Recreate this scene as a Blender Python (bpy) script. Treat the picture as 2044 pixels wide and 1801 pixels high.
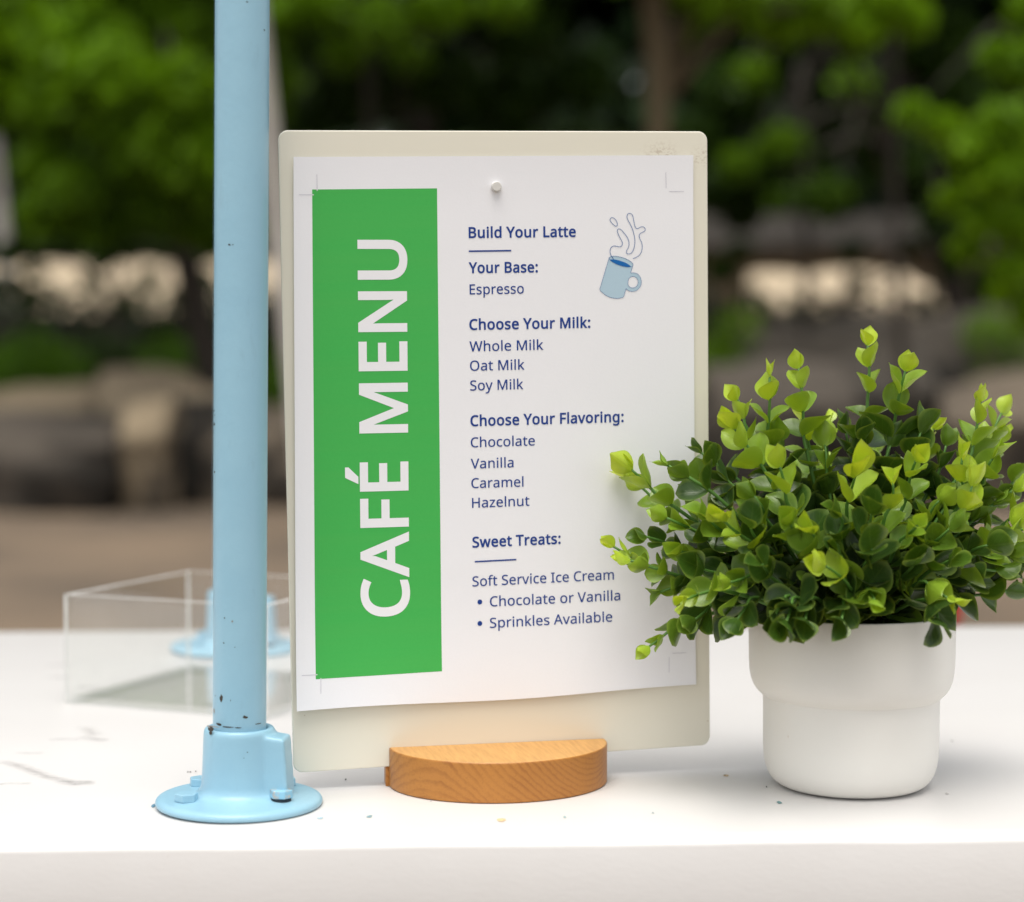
import bpy, bmesh, math, random, json
import numpy as np
from mathutils import Vector, Matrix
for o in list(bpy.data.objects):
    bpy.data.objects.remove(o)
S = bpy.context.scene
C = S.collection
R_ = math.radians
random.seed(11)

# ------------------------------------------------------------------ camera
T = 0.90                      # height of the table top
EYE = T + 0.235
F = 3850.0; CX = 1022.0; CY = 900.5
PITCH = math.atan(190 / F)
cam_d = bpy.data.cameras.new('camera')
cam = bpy.data.objects.new('camera', cam_d)
C.objects.link(cam)
cam.location = (0, 0, EYE)
cam.rotation_euler = (math.pi / 2 - PITCH, 0, 0)
cam_d.sensor_width = 36
cam_d.lens = F / 2044 * 36
cam_d.clip_start = 0.05
cam_d.clip_end = 500
cam_d.dof.use_dof = True
cam_d.dof.focus_distance = 1.032
cam_d.dof.aperture_fstop = 4.2
S.camera = cam

# ------------------------------------------------------------------ light
SUN_EL, SUN_AZ = R_(73), R_(192)      # azimuth from +Y clockwise: behind the camera
w = bpy.data.worlds.new('World'); S.world = w; w.use_nodes = True
nt = w.node_tree; nt.nodes.clear()
sky = nt.nodes.new('ShaderNodeTexSky'); sky.sky_type = 'NISHITA'; sky.sun_disc = False
sky.sun_elevation = SUN_EL; sky.sun_rotation = SUN_AZ
sky.air_density = 1.0; sky.dust_density = 3.0; sky.ozone_density = 1.0
hs = nt.nodes.new('ShaderNodeHueSaturation'); hs.inputs['Saturation'].default_value = 0.26
mlt = nt.nodes.new('ShaderNodeMix'); mlt.data_type = 'RGBA'; mlt.blend_type = 'MULTIPLY'
mlt.inputs[0].default_value = 1.0; mlt.inputs[7].default_value = (1.0, 0.985, 0.955, 1)
bg = nt.nodes.new('ShaderNodeBackground'); bg.inputs['Strength'].default_value = 0.14
wo = nt.nodes.new('ShaderNodeOutputWorld')
nt.links.new(sky.outputs[0], hs.inputs['Color']); nt.links.new(hs.outputs[0], mlt.inputs[6])
nt.links.new(mlt.outputs[2], bg.inputs[0]); nt.links.new(bg.outputs[0], wo.inputs[0])
sl = bpy.data.lights.new('sun', 'SUN'); sl.energy = 1.5; sl.angle = R_(44); sl.color = (1, .968, .9)
so = bpy.data.objects.new('sun', sl); C.objects.link(so)
sd = Vector((math.sin(SUN_AZ) * math.cos(SUN_EL), math.cos(SUN_AZ) * math.cos(SUN_EL), math.sin(SUN_EL)))
so.rotation_euler = sd.to_track_quat('Z', 'Y').to_euler(); so.location = (0, -3, 8)
S.view_settings.view_transform = 'Standard'; S.view_settings.look = 'None'
S.view_settings.gamma = 1; S.view_settings.use_curve_mapping = False
S.view_settings.exposure = 0.64
S.render.engine = 'CYCLES'
S.cycles.use_denoising = True
S.cycles.transparent_max_bounces = 24
S.cycles.max_bounces = 8
S.cycles.sample_clamp_indirect = 6

# ------------------------------------------------------------------ helpers
def ray(px, py):
    c, s = math.cos(PITCH), math.sin(PITCH)
    a = (px - CX) / F; b = (CY - py) / F
    return Vector((a, c + b * s, -s + b * c))
def at(px, py, y):                      # world point seen at a photo position, at distance y
    d = ray(px, py); return Vector((0, 0, EYE)) + d * (y / d.y)
def on_z(px, py, z=T):                  # the same on a horizontal plane
    d = ray(px, py); return Vector((0, 0, EYE)) + d * ((z - EYE) / d.z)

def s2l(*c):
    r = [(x / 255 / 12.92 if x / 255 <= .04045 else ((x / 255 + .055) / 1.055) ** 2.4) for x in c]
    return (r[0], r[1], r[2], 1)

class NT:
    def __init__(s, name):
        s.m = bpy.data.materials.new(name); s.m.use_nodes = True
        s.t = s.m.node_tree; s.p = s.t.nodes['Principled BSDF']; s.o = s.t.nodes['Material Output']
    def n(s, typ, **k):
        x = s.t.nodes.new(typ)
        for a, b in k.items():
            if a.startswith('_'): setattr(x, a[1:], b)
            else: x.inputs[a.replace('__', ' ')].default_value = b
        return x
    def l(s, a, b): s.t.links.new(a, b)
    def coord(s, kind='Object', scale=(1, 1, 1), rot=(0, 0, 0)):
        tc = s.n('ShaderNodeTexCoord'); mp = s.n('ShaderNodeMapping')
        mp.inputs['Scale'].default_value = scale; mp.inputs['Rotation'].default_value = rot
        s.l(tc.outputs[kind], mp.inputs[0]); return mp.outputs[0]
    def noise(s, vec, scale, detail=4, rough=.5, dist=0):
        x = s.n('ShaderNodeTexNoise'); x.inputs['Scale'].default_value = scale
        x.inputs['Detail'].default_value = detail; x.inputs['Roughness'].default_value = rough
        x.inputs['Distortion'].default_value = dist
        s.l(vec, x.inputs['Vector']); return x.outputs['Fac']
    def ramp(s, fac, stops, interp='LINEAR'):
        x = s.n('ShaderNodeValToRGB'); e = x.color_ramp.elements; x.color_ramp.interpolation = interp
        while len(e) < len(stops): e.new(.5)
        for i, (p, c) in enumerate(stops):
            e[i].position = p; e[i].color = c if len(c) == 4 else (*c, 1)
        s.l(fac, x.inputs[0]); return x.outputs[0]
    def mix(s, fac, a, b, mode='MIX'):
        x = s.n('ShaderNodeMix'); x.data_type = 'RGBA'; x.blend_type = mode
        for i, v in ((0, fac), (6, a), (7, b)):
            if hasattr(v, 'is_linked') or hasattr(v, 'links'): s.l(v, x.inputs[i])
            else: x.inputs[i].default_value = v if i == 0 else (v if len(v) == 4 else (*v, 1))
        return x.outputs[2]
    def math(s, op, a, b=0.0, c=0.0):
        x = s.n('ShaderNodeMath'); x.operation = op
        for i, v in enumerate((a, b, c)):
            if hasattr(v, 'links'): s.l(v, x.inputs[i])
            else: x.inputs[i].default_value = v
        return x.outputs[0]
    def bump(s, h, strength=.2, dist=.001):
        b = s.n('ShaderNodeBump'); b.inputs['Strength'].default_value = strength; b.inputs['Distance'].default_value = dist
        s.l(h, b.inputs['Height']); s.l(b.outputs[0], s.p.inputs['Normal'])
    def base(s, c): 
        if hasattr(c, 'links'): s.l(c, s.p.inputs['Base Color'])
        else: s.p.inputs['Base Color'].default_value = c
    def set(s, **k):
        for a, b in k.items(): s.p.inputs[a.replace('__', ' ')].default_value = b

def add(name, me, mat=None, parent=None, **k):
    o = bpy.data.objects.new(name, me); C.objects.link(o)
    if mat is not None and me is not None and not me.materials: me.materials.append(mat)
    if parent is not None: o.parent = parent
    for a, b in k.items(): o[a] = b
    return o
def thing(name, label, category, loc=(0, 0, 0), group=None, rot=(0, 0, 0)):
    o = add(name, None, label=label, category=category)
    o.location = loc; o.rotation_euler = rot
    if group: o['group'] = group
    return o
def bm_mesh(bm, name, smooth=False):
    me = bpy.data.meshes.new(name); bm.to_mesh(me); bm.free()
    if smooth:
        for p in me.polygons: p.use_smooth = True
    return me
def pyd(name, v, f, smooth=False):
    me = bpy.data.meshes.new(name); me.from_pydata([tuple(x) for x in v], [], f); me.update()
    if smooth:
        for p in me.polygons: p.use_smooth = True
    return me
def box(bm, c, s, rz=0):
    r = bmesh.ops.create_cube(bm, size=1)
    M = Matrix.Translation(c) @ Matrix.Rotation(rz, 4, 'Z') @ Matrix.Diagonal((*s, 1))
    bmesh.ops.transform(bm, matrix=M, verts=r['verts']); return r['verts']
def lathe(prof, n=64, closed=True):
    v = []; f = []
    for (r, z) in prof:
        for i in range(n):
            a = 2 * math.pi * i / n; v.append((r * math.cos(a), r * math.sin(a), z))
    for j in range(len(prof) - 1):
        for i in range(n):
            k = (i + 1) % n; f.append((j * n + i, j * n + k, (j + 1) * n + k, (j + 1) * n + i))
    if closed:
        f.append(tuple(reversed(range(n)))); f.append(tuple(range((len(prof) - 1) * n, len(prof) * n)))
    return v, f
def bevel(o, wdt, seg=3, ang=30):
    m = o.modifiers.new('bevel', 'BEVEL'); m.width = wdt; m.segments = seg; m.limit_method = 'ANGLE'; m.angle_limit = R_(ang)
    return o
def tube(pts, rads, n=8, cap=True):
    v = []; f = []; prev = None
    pts = [Vector(p) for p in pts]
    for i, p in enumerate(pts):
        t = (pts[min(i + 1, len(pts) - 1)] - pts[max(i - 1, 0)]).normalized()
        if prev is None:
            a = t.orthogonal().normalized()
        else:
            a = (prev - t * prev.dot(t)).normalized()
        prev = a; b = t.cross(a)
        for k in range(n):
            an = 2 * math.pi * k / n
            v.append(p + (a * math.cos(an) + b * math.sin(an)) * rads[i])
    for j in range(len(pts) - 1):
        for k in range(n):
            q = (k + 1) % n; f.append((j * n + k, j * n + q, (j + 1) * n + q, (j + 1) * n + k))
    if cap:
        f.append(tuple(reversed(range(n)))); f.append(tuple(range((len(pts) - 1) * n, len(pts) * n)))
    return v, f

# ------------------------------------------------------------------ materials
def m_table():
    m = NT('white_table_paint'); v = m.coord('Object')
    a = m.noise(v, 6, 5, .6); b = m.noise(v, 90, 4, .6)
    vs = m.coord('Object', scale=(5, 60, 60)); st = m.noise(vs, 3.0, 6, .7, .4)
    c = m.mix(m.ramp(a, [(.35, (0, 0, 0)), (.75, (1, 1, 1))]), (.70, .682, .668), (.672, .650, .632))
    k = m.ramp(st, [(.66, (0, 0, 0)), (.80, (1, 1, 1))])
    c = m.mix(m.math('MULTIPLY', k, .35), c, (.50, .475, .45))
    sp = m.noise(v, 260, 2, .5); k2 = m.ramp(sp, [(.775, (0, 0, 0)), (.80, (1, 1, 1))])
    c = m.mix(m.math('MULTIPLY', k2, .3), c, (.40, .36, .30))
    m.base(c); m.set(Roughness=.42)
    vb = m.coord('Object', scale=(1, 1, 2.0))
    h = m.math('ADD', m.noise(vb, 55, 6, .62), m.math('MULTIPLY', m.noise(vb, 220, 3, .5), .35))
    m.bump(h, .28, .0005); return m.m
def m_blue(name='blue_pole_paint'):
    m = NT(name); v = m.coord('Object')
    a = m.noise(v, 25, 4, .6); d = m.ramp(m.noise(m.coord('Object', scale=(1, 1, .25)), 120, 5, .7), [(.60, (0, 0, 0)), (.78, (1, 1, 1))])
    m.base(m.mix(m.math('MULTIPLY', d, .22), m.mix(m.ramp(a, [(.3, (0, 0, 0)), (.7, (1, 1, 1))]), (.268, .475, .60), (.30, .515, .635)), (.17, .27, .33)))
    m.set(Roughness=.33)
    m.bump(m.math('ADD', m.noise(v, 350, 4, .6), m.math('MULTIPLY', m.noise(v, 80, 3, .5), 1.0)), .3, .0004); return m.m
def m_plain(name, col, rough=.5, metal=0, nscale=40, namp=.08, bump=.0, **k):
    m = NT(name); v = m.coord('Object'); a = m.noise(v, nscale, 4, .6)
    c2 = tuple(max(0, x * (1 - namp * 2)) for x in col[:3])
    m.base(m.mix(a, col[:3], c2)); m.set(Roughness=rough, Metallic=metal, **k)
    if bump: m.bump(m.noise(v, nscale * 3, 4, .6), .4, bump)
    return m.m
def m_wood():
    m = NT('oiled_oak'); tc = m.n('ShaderNodeTexCoord'); sx = m.n('ShaderNodeSeparateXYZ'); m.l(tc.outputs['Object'], sx.inputs[0])
    wv = m.coord('Object'); wob = m.noise(wv, 22, 3, .5); wob2 = m.noise(wv, 300, 3, .6)
    X = m.math('ADD', sx.outputs[0], m.math('MULTIPLY', sx.outputs[1], .9)); X = m.math('ADD', X, -.016)
    Z = m.math('ADD', sx.outputs[2], -.052)
    r = m.math('SQRT', m.math('ADD', m.math('MULTIPLY', X, m.math('MULTIPLY', X, .62)), m.math('MULTIPLY', Z, Z)))
    r = m.math('ADD', r, m.math('MULTIPLY', wob, .010)); r = m.math('ADD', r, m.math('MULTIPLY', wob2, .0014))
    fr = m.math('FRACT', m.math('MULTIPLY', r, 370))
    ring = m.ramp(fr, [(0, (1, 1, 1)), (.16, (.75, .75, .75)), (.42, (.08, .08, .08)), (.85, (.18, .18, .18)), (1, (1, 1, 1))])
    pore = m.noise(m.coord('Object', scale=(1, .12, 1), rot=(0, 0, R_(-40))), 900, 3, .6)
    big = m.noise(wv, 14, 3, .5)
    c = m.mix(big, (.50, .215, .042), (.37, .145, .023))
    c = m.mix(m.math('MULTIPLY', ring, m.math('MULTIPLY_ADD', m.noise(wv, 45, 4, .7), 2.2, -.62)), c, (.26, .085, .013))
    c = m.mix(m.math('MULTIPLY', m.ramp(pore, [(.52, (0, 0, 0)), (.7, (1, 1, 1))]), .35), c, (.27, .10, .02))
    geo = m.n('ShaderNodeNewGeometry'); sn = m.n('ShaderNodeSeparateXYZ'); m.l(geo.outputs['Normal'], sn.inputs[0])
    vt = m.coord('Object', scale=(1, .10, 1), rot=(0, 0, R_(62)))     # long grain on the sawn top face
    lg = m.noise(vt, 420, 5, .65)
    top = m.mix(m.ramp(lg, [(.35, (0, 0, 0)), (.72, (1, 1, 1))]), (.66, .36, .11), (.50, .24, .065))
    c = m.mix(m.ramp(sn.outputs[2], [(.7, (0, 0, 0)), (.8, (1, 1, 1))]), c, top)
    m.base(c); m.set(Roughness=.42); m.bump(m.math('ADD', fr, pore), .12, .0003); return m.m
def m_board():
    m = NT('cream_coated_board'); v = m.coord('Object'); a = m.noise(v, 9, 3, .5)
    c = m.mix(a, (.745, .705, .585), (.775, .74, .63))
    tc = m.n('ShaderNodeTexCoord')
    def spot(p, r):
        d = m.n('ShaderNodeVectorMath'); d.operation = 'DISTANCE'; m.l(tc.outputs['Object'], d.inputs[0]); d.inputs[1].default_value = p
        return m.ramp(d.outputs['Value'], [(0, (1, 1, 1)), (r, (0, 0, 0))])
    sm = m.noise(m.coord('Object', scale=(1, 1, 1.6)), 420, 4, .7)
    k = m.math('MULTIPLY', spot((.0915, -.0012, .3265), .013), m.ramp(sm, [(.47, (0, 0, 0)), (.6, (1, 1, 1))]))
    c = m.mix(m.math('MULTIPLY', k, .8), c, (.30, .19, .10))
    k = m.math('MULTIPLY', spot((.114, -.0012, .330), .007), m.ramp(sm, [(.5, (0, 0, 0)), (.6, (1, 1, 1))]))
    c = m.mix(m.math('MULTIPLY', k, .6), c, (.32, .21, .12))
    sp = m.noise(v, 330, 2, .5); k2 = m.ramp(sp, [(.765, (0, 0, 0)), (.79, (1, 1, 1))])
    c = m.mix(m.math('MULTIPLY', k2, .7), c, (.35, .22, .10))
    m.base(c); m.set(Roughness=.27); m.p.inputs['Coat Weight'].default_value = .3; m.p.inputs['Coat Roughness'].default_value = .12
    m.bump(m.noise(v, 60, 3, .5), .05, .0004); return m.m
def m_paper(name, col, rough=.75):
    m = NT(name); v = m.coord('Object'); a = m.noise(v, 900, 3, .7); b = m.noise(v, 18, 3, .5)
    c2 = tuple(x * .955 for x in col[:3])
    c = m.mix(a, col[:3], c2); c = m.mix(m.math('MULTIPLY', b, .5), c, tuple(x * .975 for x in col[:3]))
    m.base(c); m.set(Roughness=rough); m.p.inputs['Specular IOR Level'].default_value = .3
    m.bump(m.math('ADD', a, m.math('MULTIPLY', b, 3)), .18, .0003); return m.m
def m_green_ink():
    m = NT('green_ink'); v = m.coord('Object'); a = m.noise(v, 700, 3, .7)
    vb = m.coord('Object', scale=(.3, 1, 8)); b = m.noise(vb, 18, 4, .6)
    c = m.mix(a, (.040, .41, .075), (.050, .455, .088)); c = m.mix(m.math('MULTIPLY', b, .6), c, (.085, .42, .085))
    m.base(c); m.set(Roughness=.6); m.p.inputs['Specular IOR Level'].default_value = .3
    m.bump(a, .15, .0003); return m.m
def m_pot():
    m = NT('matt_white_pot'); v = m.coord('Object'); a = m.noise(v, 30, 4, .6)
    c = m.mix(a, (.80, .785, .74), (.775, .755, .705))
    sp = m.noise(v, 170, 3, .6); k2 = m.ramp(sp, [(.74, (0, 0, 0)), (.78, (1, 1, 1))])
    c = m.mix(m.math('MULTIPLY', k2, .35), c, (.50, .38, .25))
    m.base(c); m.set(Roughness=.5); m.bump(m.noise(v, 300, 3, .5), .12, .0003); return m.m
def m_leaf(name, dark_old, bright, trans=.35):
    """colour runs with the leaf's age attribute; paler margin; fine veins"""
    m = NT(name)
    at_ = m.n('ShaderNodeAttribute'); at_.attribute_name = 'age'
    uv = m.n('ShaderNodeUVMap'); sx = m.n('ShaderNodeSeparateXYZ'); m.l(uv.outputs[0], sx.inputs[0])
    age = at_.outputs['Fac']
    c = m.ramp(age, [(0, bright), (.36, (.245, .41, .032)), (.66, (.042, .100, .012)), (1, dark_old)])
    u = m.math('ABSOLUTE', m.math('SUBTRACT', m.math('MULTIPLY', sx.outputs[0], 2), 1))
    edge = m.ramp(u, [(.72, (0, 0, 0)), (.97, (1, 1, 1))])
    tipm = m.ramp(sx.outputs[1], [(.80, (0, 0, 0)), (1, (1, 1, 1))])
    e = m.math('MAXIMUM', edge, tipm)
    c = m.mix(m.math('MULTIPLY', e, .36), c, (.38, .52, .10))
    basem = m.ramp(sx.outputs[1], [(0, (1, 1, 1)), (.45, (0, 0, 0))])
    c = m.mix(m.math('MULTIPLY', basem, .14), c, (.21, .42, .035))
    v = m.coord('Object'); nz = m.noise(v, 160, 3, .6)
    c = m.mix(m.math('MULTIPLY', nz, .45), c, m.mix(.6, c, (.03, .08, .01)))
    geo = m.n('ShaderNodeNewGeometry')
    # veins : chevrons along the blade
    ve = m.math('FRACT', m.math('ADD', m.math('MULTIPLY', sx.outputs[1], 5), m.math('MULTIPLY', u, -2.2)))
    vein = m.ramp(ve, [(0, (1, 1, 1)), (.10, (0, 0, 0)), (.92, (0, 0, 0)), (1, (1, 1, 1))])
    mid = m.ramp(u, [(0, (1, 1, 1)), (.07, (0, 0, 0))])
    vv = m.math('MAXIMUM', m.math('MULTIPLY', vein, .6), mid)
    c = m.mix(m.math('MULTIPLY', vv, .11), c, (.26, .42, .07))
    m.base(c); m.set(Roughness=.33); m.p.inputs['Specular IOR Level'].default_value = .6
    m.bump(vv, .25, .0003)
    tr = m.n('ShaderNodeBsdfTranslucent'); m.l(m.mix(1, c, (1.5, 1.25, .4), 'MULTIPLY'), tr.inputs[0])
    mx = m.n('ShaderNodeMixShader'); mx.inputs[0].default_value = trans
    m.l(m.p.outputs[0], mx.inputs[1]); m.l(tr.outputs[0], mx.inputs[2]); m.l(mx.outputs[0], m.o.inputs[0])
    return m.m
def m_foliage(name, a, b, trans=.35):
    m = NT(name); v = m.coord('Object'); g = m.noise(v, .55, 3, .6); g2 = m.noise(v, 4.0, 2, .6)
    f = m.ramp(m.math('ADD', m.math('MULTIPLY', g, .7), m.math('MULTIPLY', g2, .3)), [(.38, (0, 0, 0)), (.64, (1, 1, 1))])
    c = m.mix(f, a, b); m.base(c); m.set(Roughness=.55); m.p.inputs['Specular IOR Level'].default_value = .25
    tr = m.n('ShaderNodeBsdfTranslucent'); m.l(m.mix(1, c, (1.3, 1.2, .5), 'MULTIPLY'), tr.inputs[0])
    mx = m.n('ShaderNodeMixShader'); mx.inputs[0].default_value = trans
    m.l(m.p.outputs[0], mx.inputs[1]); m.l(tr.outputs[0], mx.inputs[2]); m.l(mx.outputs[0], m.o.inputs[0]); return m.m
def m_acrylic():
    m = NT('clear_acrylic'); tr = m.n('ShaderNodeBsdfTransparent'); tr.inputs[0].default_value = (.982, .985, .98, 1)
    gl = m.n('ShaderNodeBsdfGlossy'); gl.inputs['Roughness'].default_value = .03; gl.inputs[0].default_value = (1, 1, 1, 1)
    fr = m.n('ShaderNodeFresnel'); gg = m.n('ShaderNodeNewGeometry'); m.l(m.math('ADD', 1.45, m.math('MULTIPLY', gg.outputs['Backfacing'], -.7603)), fr.inputs[0])
    df = m.n('ShaderNodeBsdfDiffuse'); df.inputs[0].default_value = (.8, .8, .78, 1)
    mx = m.n('ShaderNodeMixShader'); m.l(fr.outputs[0], mx.inputs[0]); m.l(tr.outputs[0], mx.inputs[1]); m.l(gl.outputs[0], mx.inputs[2])
    v = m.coord('Object'); dust = m.ramp(m.noise(v, 45, 5, .7), [(.55, (.0, .0, .0)), (.9, (.05, .05, .05))])
    m2 = m.n('ShaderNodeMixShader'); m.l(dust, m2.inputs[0]); m.l(mx.outputs[0], m2.inputs[1]); m.l(df.outputs[0], m2.inputs[2])
    m.l(m2.outputs[0], m.o.inputs[0]); return m.m
def m_acrylic_edge():
    m = NT('painted_edge_glow'); m.base((.88, .88, .86, 1)); m.set(Roughness=.25)  # white colour stands in for light gathered at the sheet edges
    tr = m.n('ShaderNodeBsdfTransparent'); tr.inputs[0].default_value = (.95, .97, .95, 1)
    mx = m.n('ShaderNodeMixShader'); v = m.coord('Object')
    m.l(m.ramp(m.noise(v, 60, 3, .6), [(.3, (.0, .0, .0)), (.8, (.3, .3, .3))]), mx.inputs[0])
    m.l(m.p.outputs[0], mx.inputs[1]); m.l(tr.outputs[0], mx.inputs[2]); m.l(mx.outputs[0], m.o.inputs[0]); return m.m
def m_ground():
    m = NT('packed_earth'); v = m.coord('Object'); a = m.noise(v, .6, 4, .55); b = m.noise(v, 9, 5, .7)
    c = m.mix(m.ramp(a, [(.42, (0, 0, 0)), (.60, (1, 1, 1))]), (.20, .142, .092), (.095, .070, .048))
    c = m.mix(m.math('MULTIPLY', b, .5), c, (.13, .10, .07)); m.base(c); m.set(Roughness=.95); m.bump(b, .5, .03); return m.m
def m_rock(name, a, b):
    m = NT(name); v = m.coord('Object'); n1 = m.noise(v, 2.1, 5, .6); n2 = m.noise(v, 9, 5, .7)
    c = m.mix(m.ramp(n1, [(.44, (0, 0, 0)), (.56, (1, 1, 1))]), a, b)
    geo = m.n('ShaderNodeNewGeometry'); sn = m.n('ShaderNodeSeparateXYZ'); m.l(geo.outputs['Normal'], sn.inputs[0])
    c = m.mix(m.math('MULTIPLY', m.ramp(sn.outputs[2], [(.25, (0, 0, 0)), (.6, (1, 1, 1))]), m.ramp(m.noise(v, 3, 4, .6), [(.3, (.3, .3, .3)), (.6, (1, 1, 1))])), c, tuple(min(1, q * 1.45) for q in a[:3]))   # up-facing tops painted paler, overhead light put into the stone colour
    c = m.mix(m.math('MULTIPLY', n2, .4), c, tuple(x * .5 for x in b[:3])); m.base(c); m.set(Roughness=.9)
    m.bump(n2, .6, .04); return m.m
def m_bark(name, a, b):
    m = NT(name); v = m.coord('Object', scale=(6, 6, 1)); n1 = m.noise(v, 3, 5, .7)
    m.base(m.mix(n1, a, b)); m.set(Roughness=.9); m.bump(n1, .8, .02); return m.m

# ------------------------------------------------------------------ ground
MG = m_ground()
def grid(name, x0, x1, y0, y1, nx, ny, fz):
    v = []; f = []
    for j in range(ny + 1):
        for i in range(nx + 1):
            x = x0 + (x1 - x0) * i / nx; y = y0 + (y1 - y0) * j / ny; v.append((x, y, fz(x, y)))
    for j in range(ny):
        for i in range(nx):
            a = j * (nx + 1) + i; f.append((a, a + 1, a + nx + 2, a + nx + 1))
    return pyd(name, v, f, True)
rg = random.Random(3)
add('ground', grid('ground', -150, 150, -60, 260, 100, 110, lambda x, y: (.03 * math.sin(x * 1.3) * math.sin(y * .9) + (0 if y < 30 else 0.0))), MG, kind='structure')

# ------------------------------------------------------------------ foliage builders
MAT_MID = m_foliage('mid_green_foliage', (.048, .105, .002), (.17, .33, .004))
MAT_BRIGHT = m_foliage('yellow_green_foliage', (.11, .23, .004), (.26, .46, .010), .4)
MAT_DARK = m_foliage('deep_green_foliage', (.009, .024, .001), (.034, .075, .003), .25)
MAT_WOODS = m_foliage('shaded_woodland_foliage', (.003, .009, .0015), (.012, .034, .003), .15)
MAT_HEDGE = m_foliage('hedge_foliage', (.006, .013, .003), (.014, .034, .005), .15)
MAT_LOW = m_foliage('low_plant_foliage', (.045, .115, .003), (.13, .28, .006), .35)
BARK_D = m_bark('brown_bark', (.105, .074, .034), (.045, .033, .016))
BARK_K = m_bark('dark_bark', (.035, .026, .018), (.018, .014, .010))
BARK_P = m_bark('pale_bark', (.66, .62, .57), (.40, .36, .32))
def leaf_cloud(name, clumps, n, size, seed, up=.35, shell=.55):
    """n small folded leaves spread through the clumps' volumes (np)"""
    r = np.random.default_rng(seed)
    cs = np.array([(*c, rr) if not hasattr(rr, '__len__') else (*c, 1) for c, rr in clumps])
    sc = np.array([(rr, rr, rr * .8) if not hasattr(rr, '__len__') else rr for c, rr in clumps])
    wv = (sc[:, 0] * sc[:, 1] + sc[:, 0] * sc[:, 2]) ; wv = wv / wv.sum()
    k = r.choice(len(cs), n, p=wv)
    d = r.normal(size=(n, 3)); d /= np.linalg.norm(d, axis=1)[:, None]
    rad = shell + (1 - shell) * r.random(n) ** .6
    rad *= 1 + .22 * np.sin(d[:, 0] * 7 + k * 1.7) * np.sin(d[:, 2] * 6 + k)      # uneven outline
    p = cs[k, :3] + d * sc[k] * rad[:, None]
    a = r.normal(size=(n, 3)); a /= np.linalg.norm(a, axis=1)[:, None]
    nn = r.normal(size=(n, 3)); nn[:, 2] += up * 3; b = np.cross(nn, a); b /= np.linalg.norm(b, axis=1)[:, None]
    s = size * (.6 + .8 * r.random(n))[:, None]
    a *= s; b *= s * .5
    V = np.empty((n, 4, 3)); V[:, 0] = p - a; V[:, 1] = p - b; V[:, 2] = p + a; V[:, 3] = p + b
    me = bpy.data.meshes.new(name); me.vertices.add(n * 4); me.vertices.foreach_set('co', V.ravel())
    me.loops.add(n * 4); me.loops.foreach_set('vertex_index', np.arange(n * 4, dtype=np.int32))
    me.polygons.add(n); me.polygons.foreach_set('loop_start', np.arange(0, n * 4, 4, dtype=np.int32))
    me.update(calc_edges=True); me.validate(); return me
def trunk_path(base, top, r0, r1, bend=.1, n=9, seed=0):
    r = random.Random(seed); b = Vector(base); t = Vector(top); off = Vector((r.uniform(-1, 1), r.uniform(-1, 1), 0)) * bend
    pts = [b.lerp(t, i / n) + off * math.sin(math.pi * i / n) for i in range(n + 1)]
    return pts, [r0 * (1.25 if i == 0 else 1) + (r1 - r0) * i / n for i in range(n + 1)]
def tree(label, base, top, r0, r1, clumps, n, size, mat, bark, seed, name='tree', group='trees behind the boulders', bend=.12):
    root = thing(name, label, 'tree', base, group)
    inv = Vector(base)
    pts, rads = trunk_path((0, 0, 0), Vector(top) - inv, r0, r1, bend, seed=seed)
    v, f = tube(pts, rads, 12); add('trunk', pyd('trunk', v, f, True), bark, root)
    cl = [(Vector(c) - inv, rr) for c, rr in clumps]
    # limbs to a few clumps
    V = []; FF = []
    r = random.Random(seed)
    for c, rr in cl[:: max(1, len(cl) // 7)]:
        s = pts[r.randint(5, 9)]
        mid = s.lerp(c, .5) + Vector((0, 0, .25)); vv, ff = tube([s, mid, c], [r1 * .8, r1 * .5, r1 * .2], 6)
        k = len(V); V += vv; FF += [tuple(i + k for i in q) for q in ff]
    add('limb', pyd('limb', V, FF, True), bark, root)
    add('crown', leaf_cloud('crown', [(tuple(c), rr) for c, rr in cl], n, size, seed), mat, root, kind='stuff')
    return root
def clump(px, py, y, rp):               # a leaf clump centred at a photo position, rp in photo px
    p = at(px, py, y); return (tuple(p), rp / F * y)

# far wood closing the view
r = random.Random(5); cl = []
for i in range(620):
    x = r.uniform(-38, 38); y = r.uniform(36, 46); z = r.uniform(.5, 20)
    cl.append(((x, y, z), r.uniform(1.6, 3.2)))
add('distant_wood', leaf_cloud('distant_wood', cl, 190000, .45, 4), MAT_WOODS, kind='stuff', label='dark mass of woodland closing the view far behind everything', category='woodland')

# left tree : mid-green crown
cl = [clump(px, py, y, rp) for px, py, y, rp in [
    (40, 40, 15, 95), (150, 90, 14.5, 100), (290, 60, 15, 90), (400, 40, 15.5, 85), (230, 180, 14, 100), (110, 210, 14.5, 75), (360, 200, 14, 90),
    (90, 330, 14.5, 52), (150, 380, 14, 55), (310, 290, 14, 85), (400, 330, 14, 80), (300, 420, 14.2, 55), (390, 440, 14.5, 55), (92, 430, 14.2, 50),
    (200, 460, 14.2, 40), (480, 150, 15.5, 90), (-60, 150, 15, 110), (200, -90, 15, 150), (430, -120, 15.5, 150), (-60, -120, 15.5, 150), (460, 460, 14.6, 50)]]
base = at(478, 900, 16); base.z = 0
tree('leafy mid-green tree whose low crown fills the upper left', base, at(250, -200, 16), .16, .07, [(p_, q_ * 1.22) for p_, q_ in cl], 46000, .055, MAT_MID, BARK_K, 21)
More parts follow.
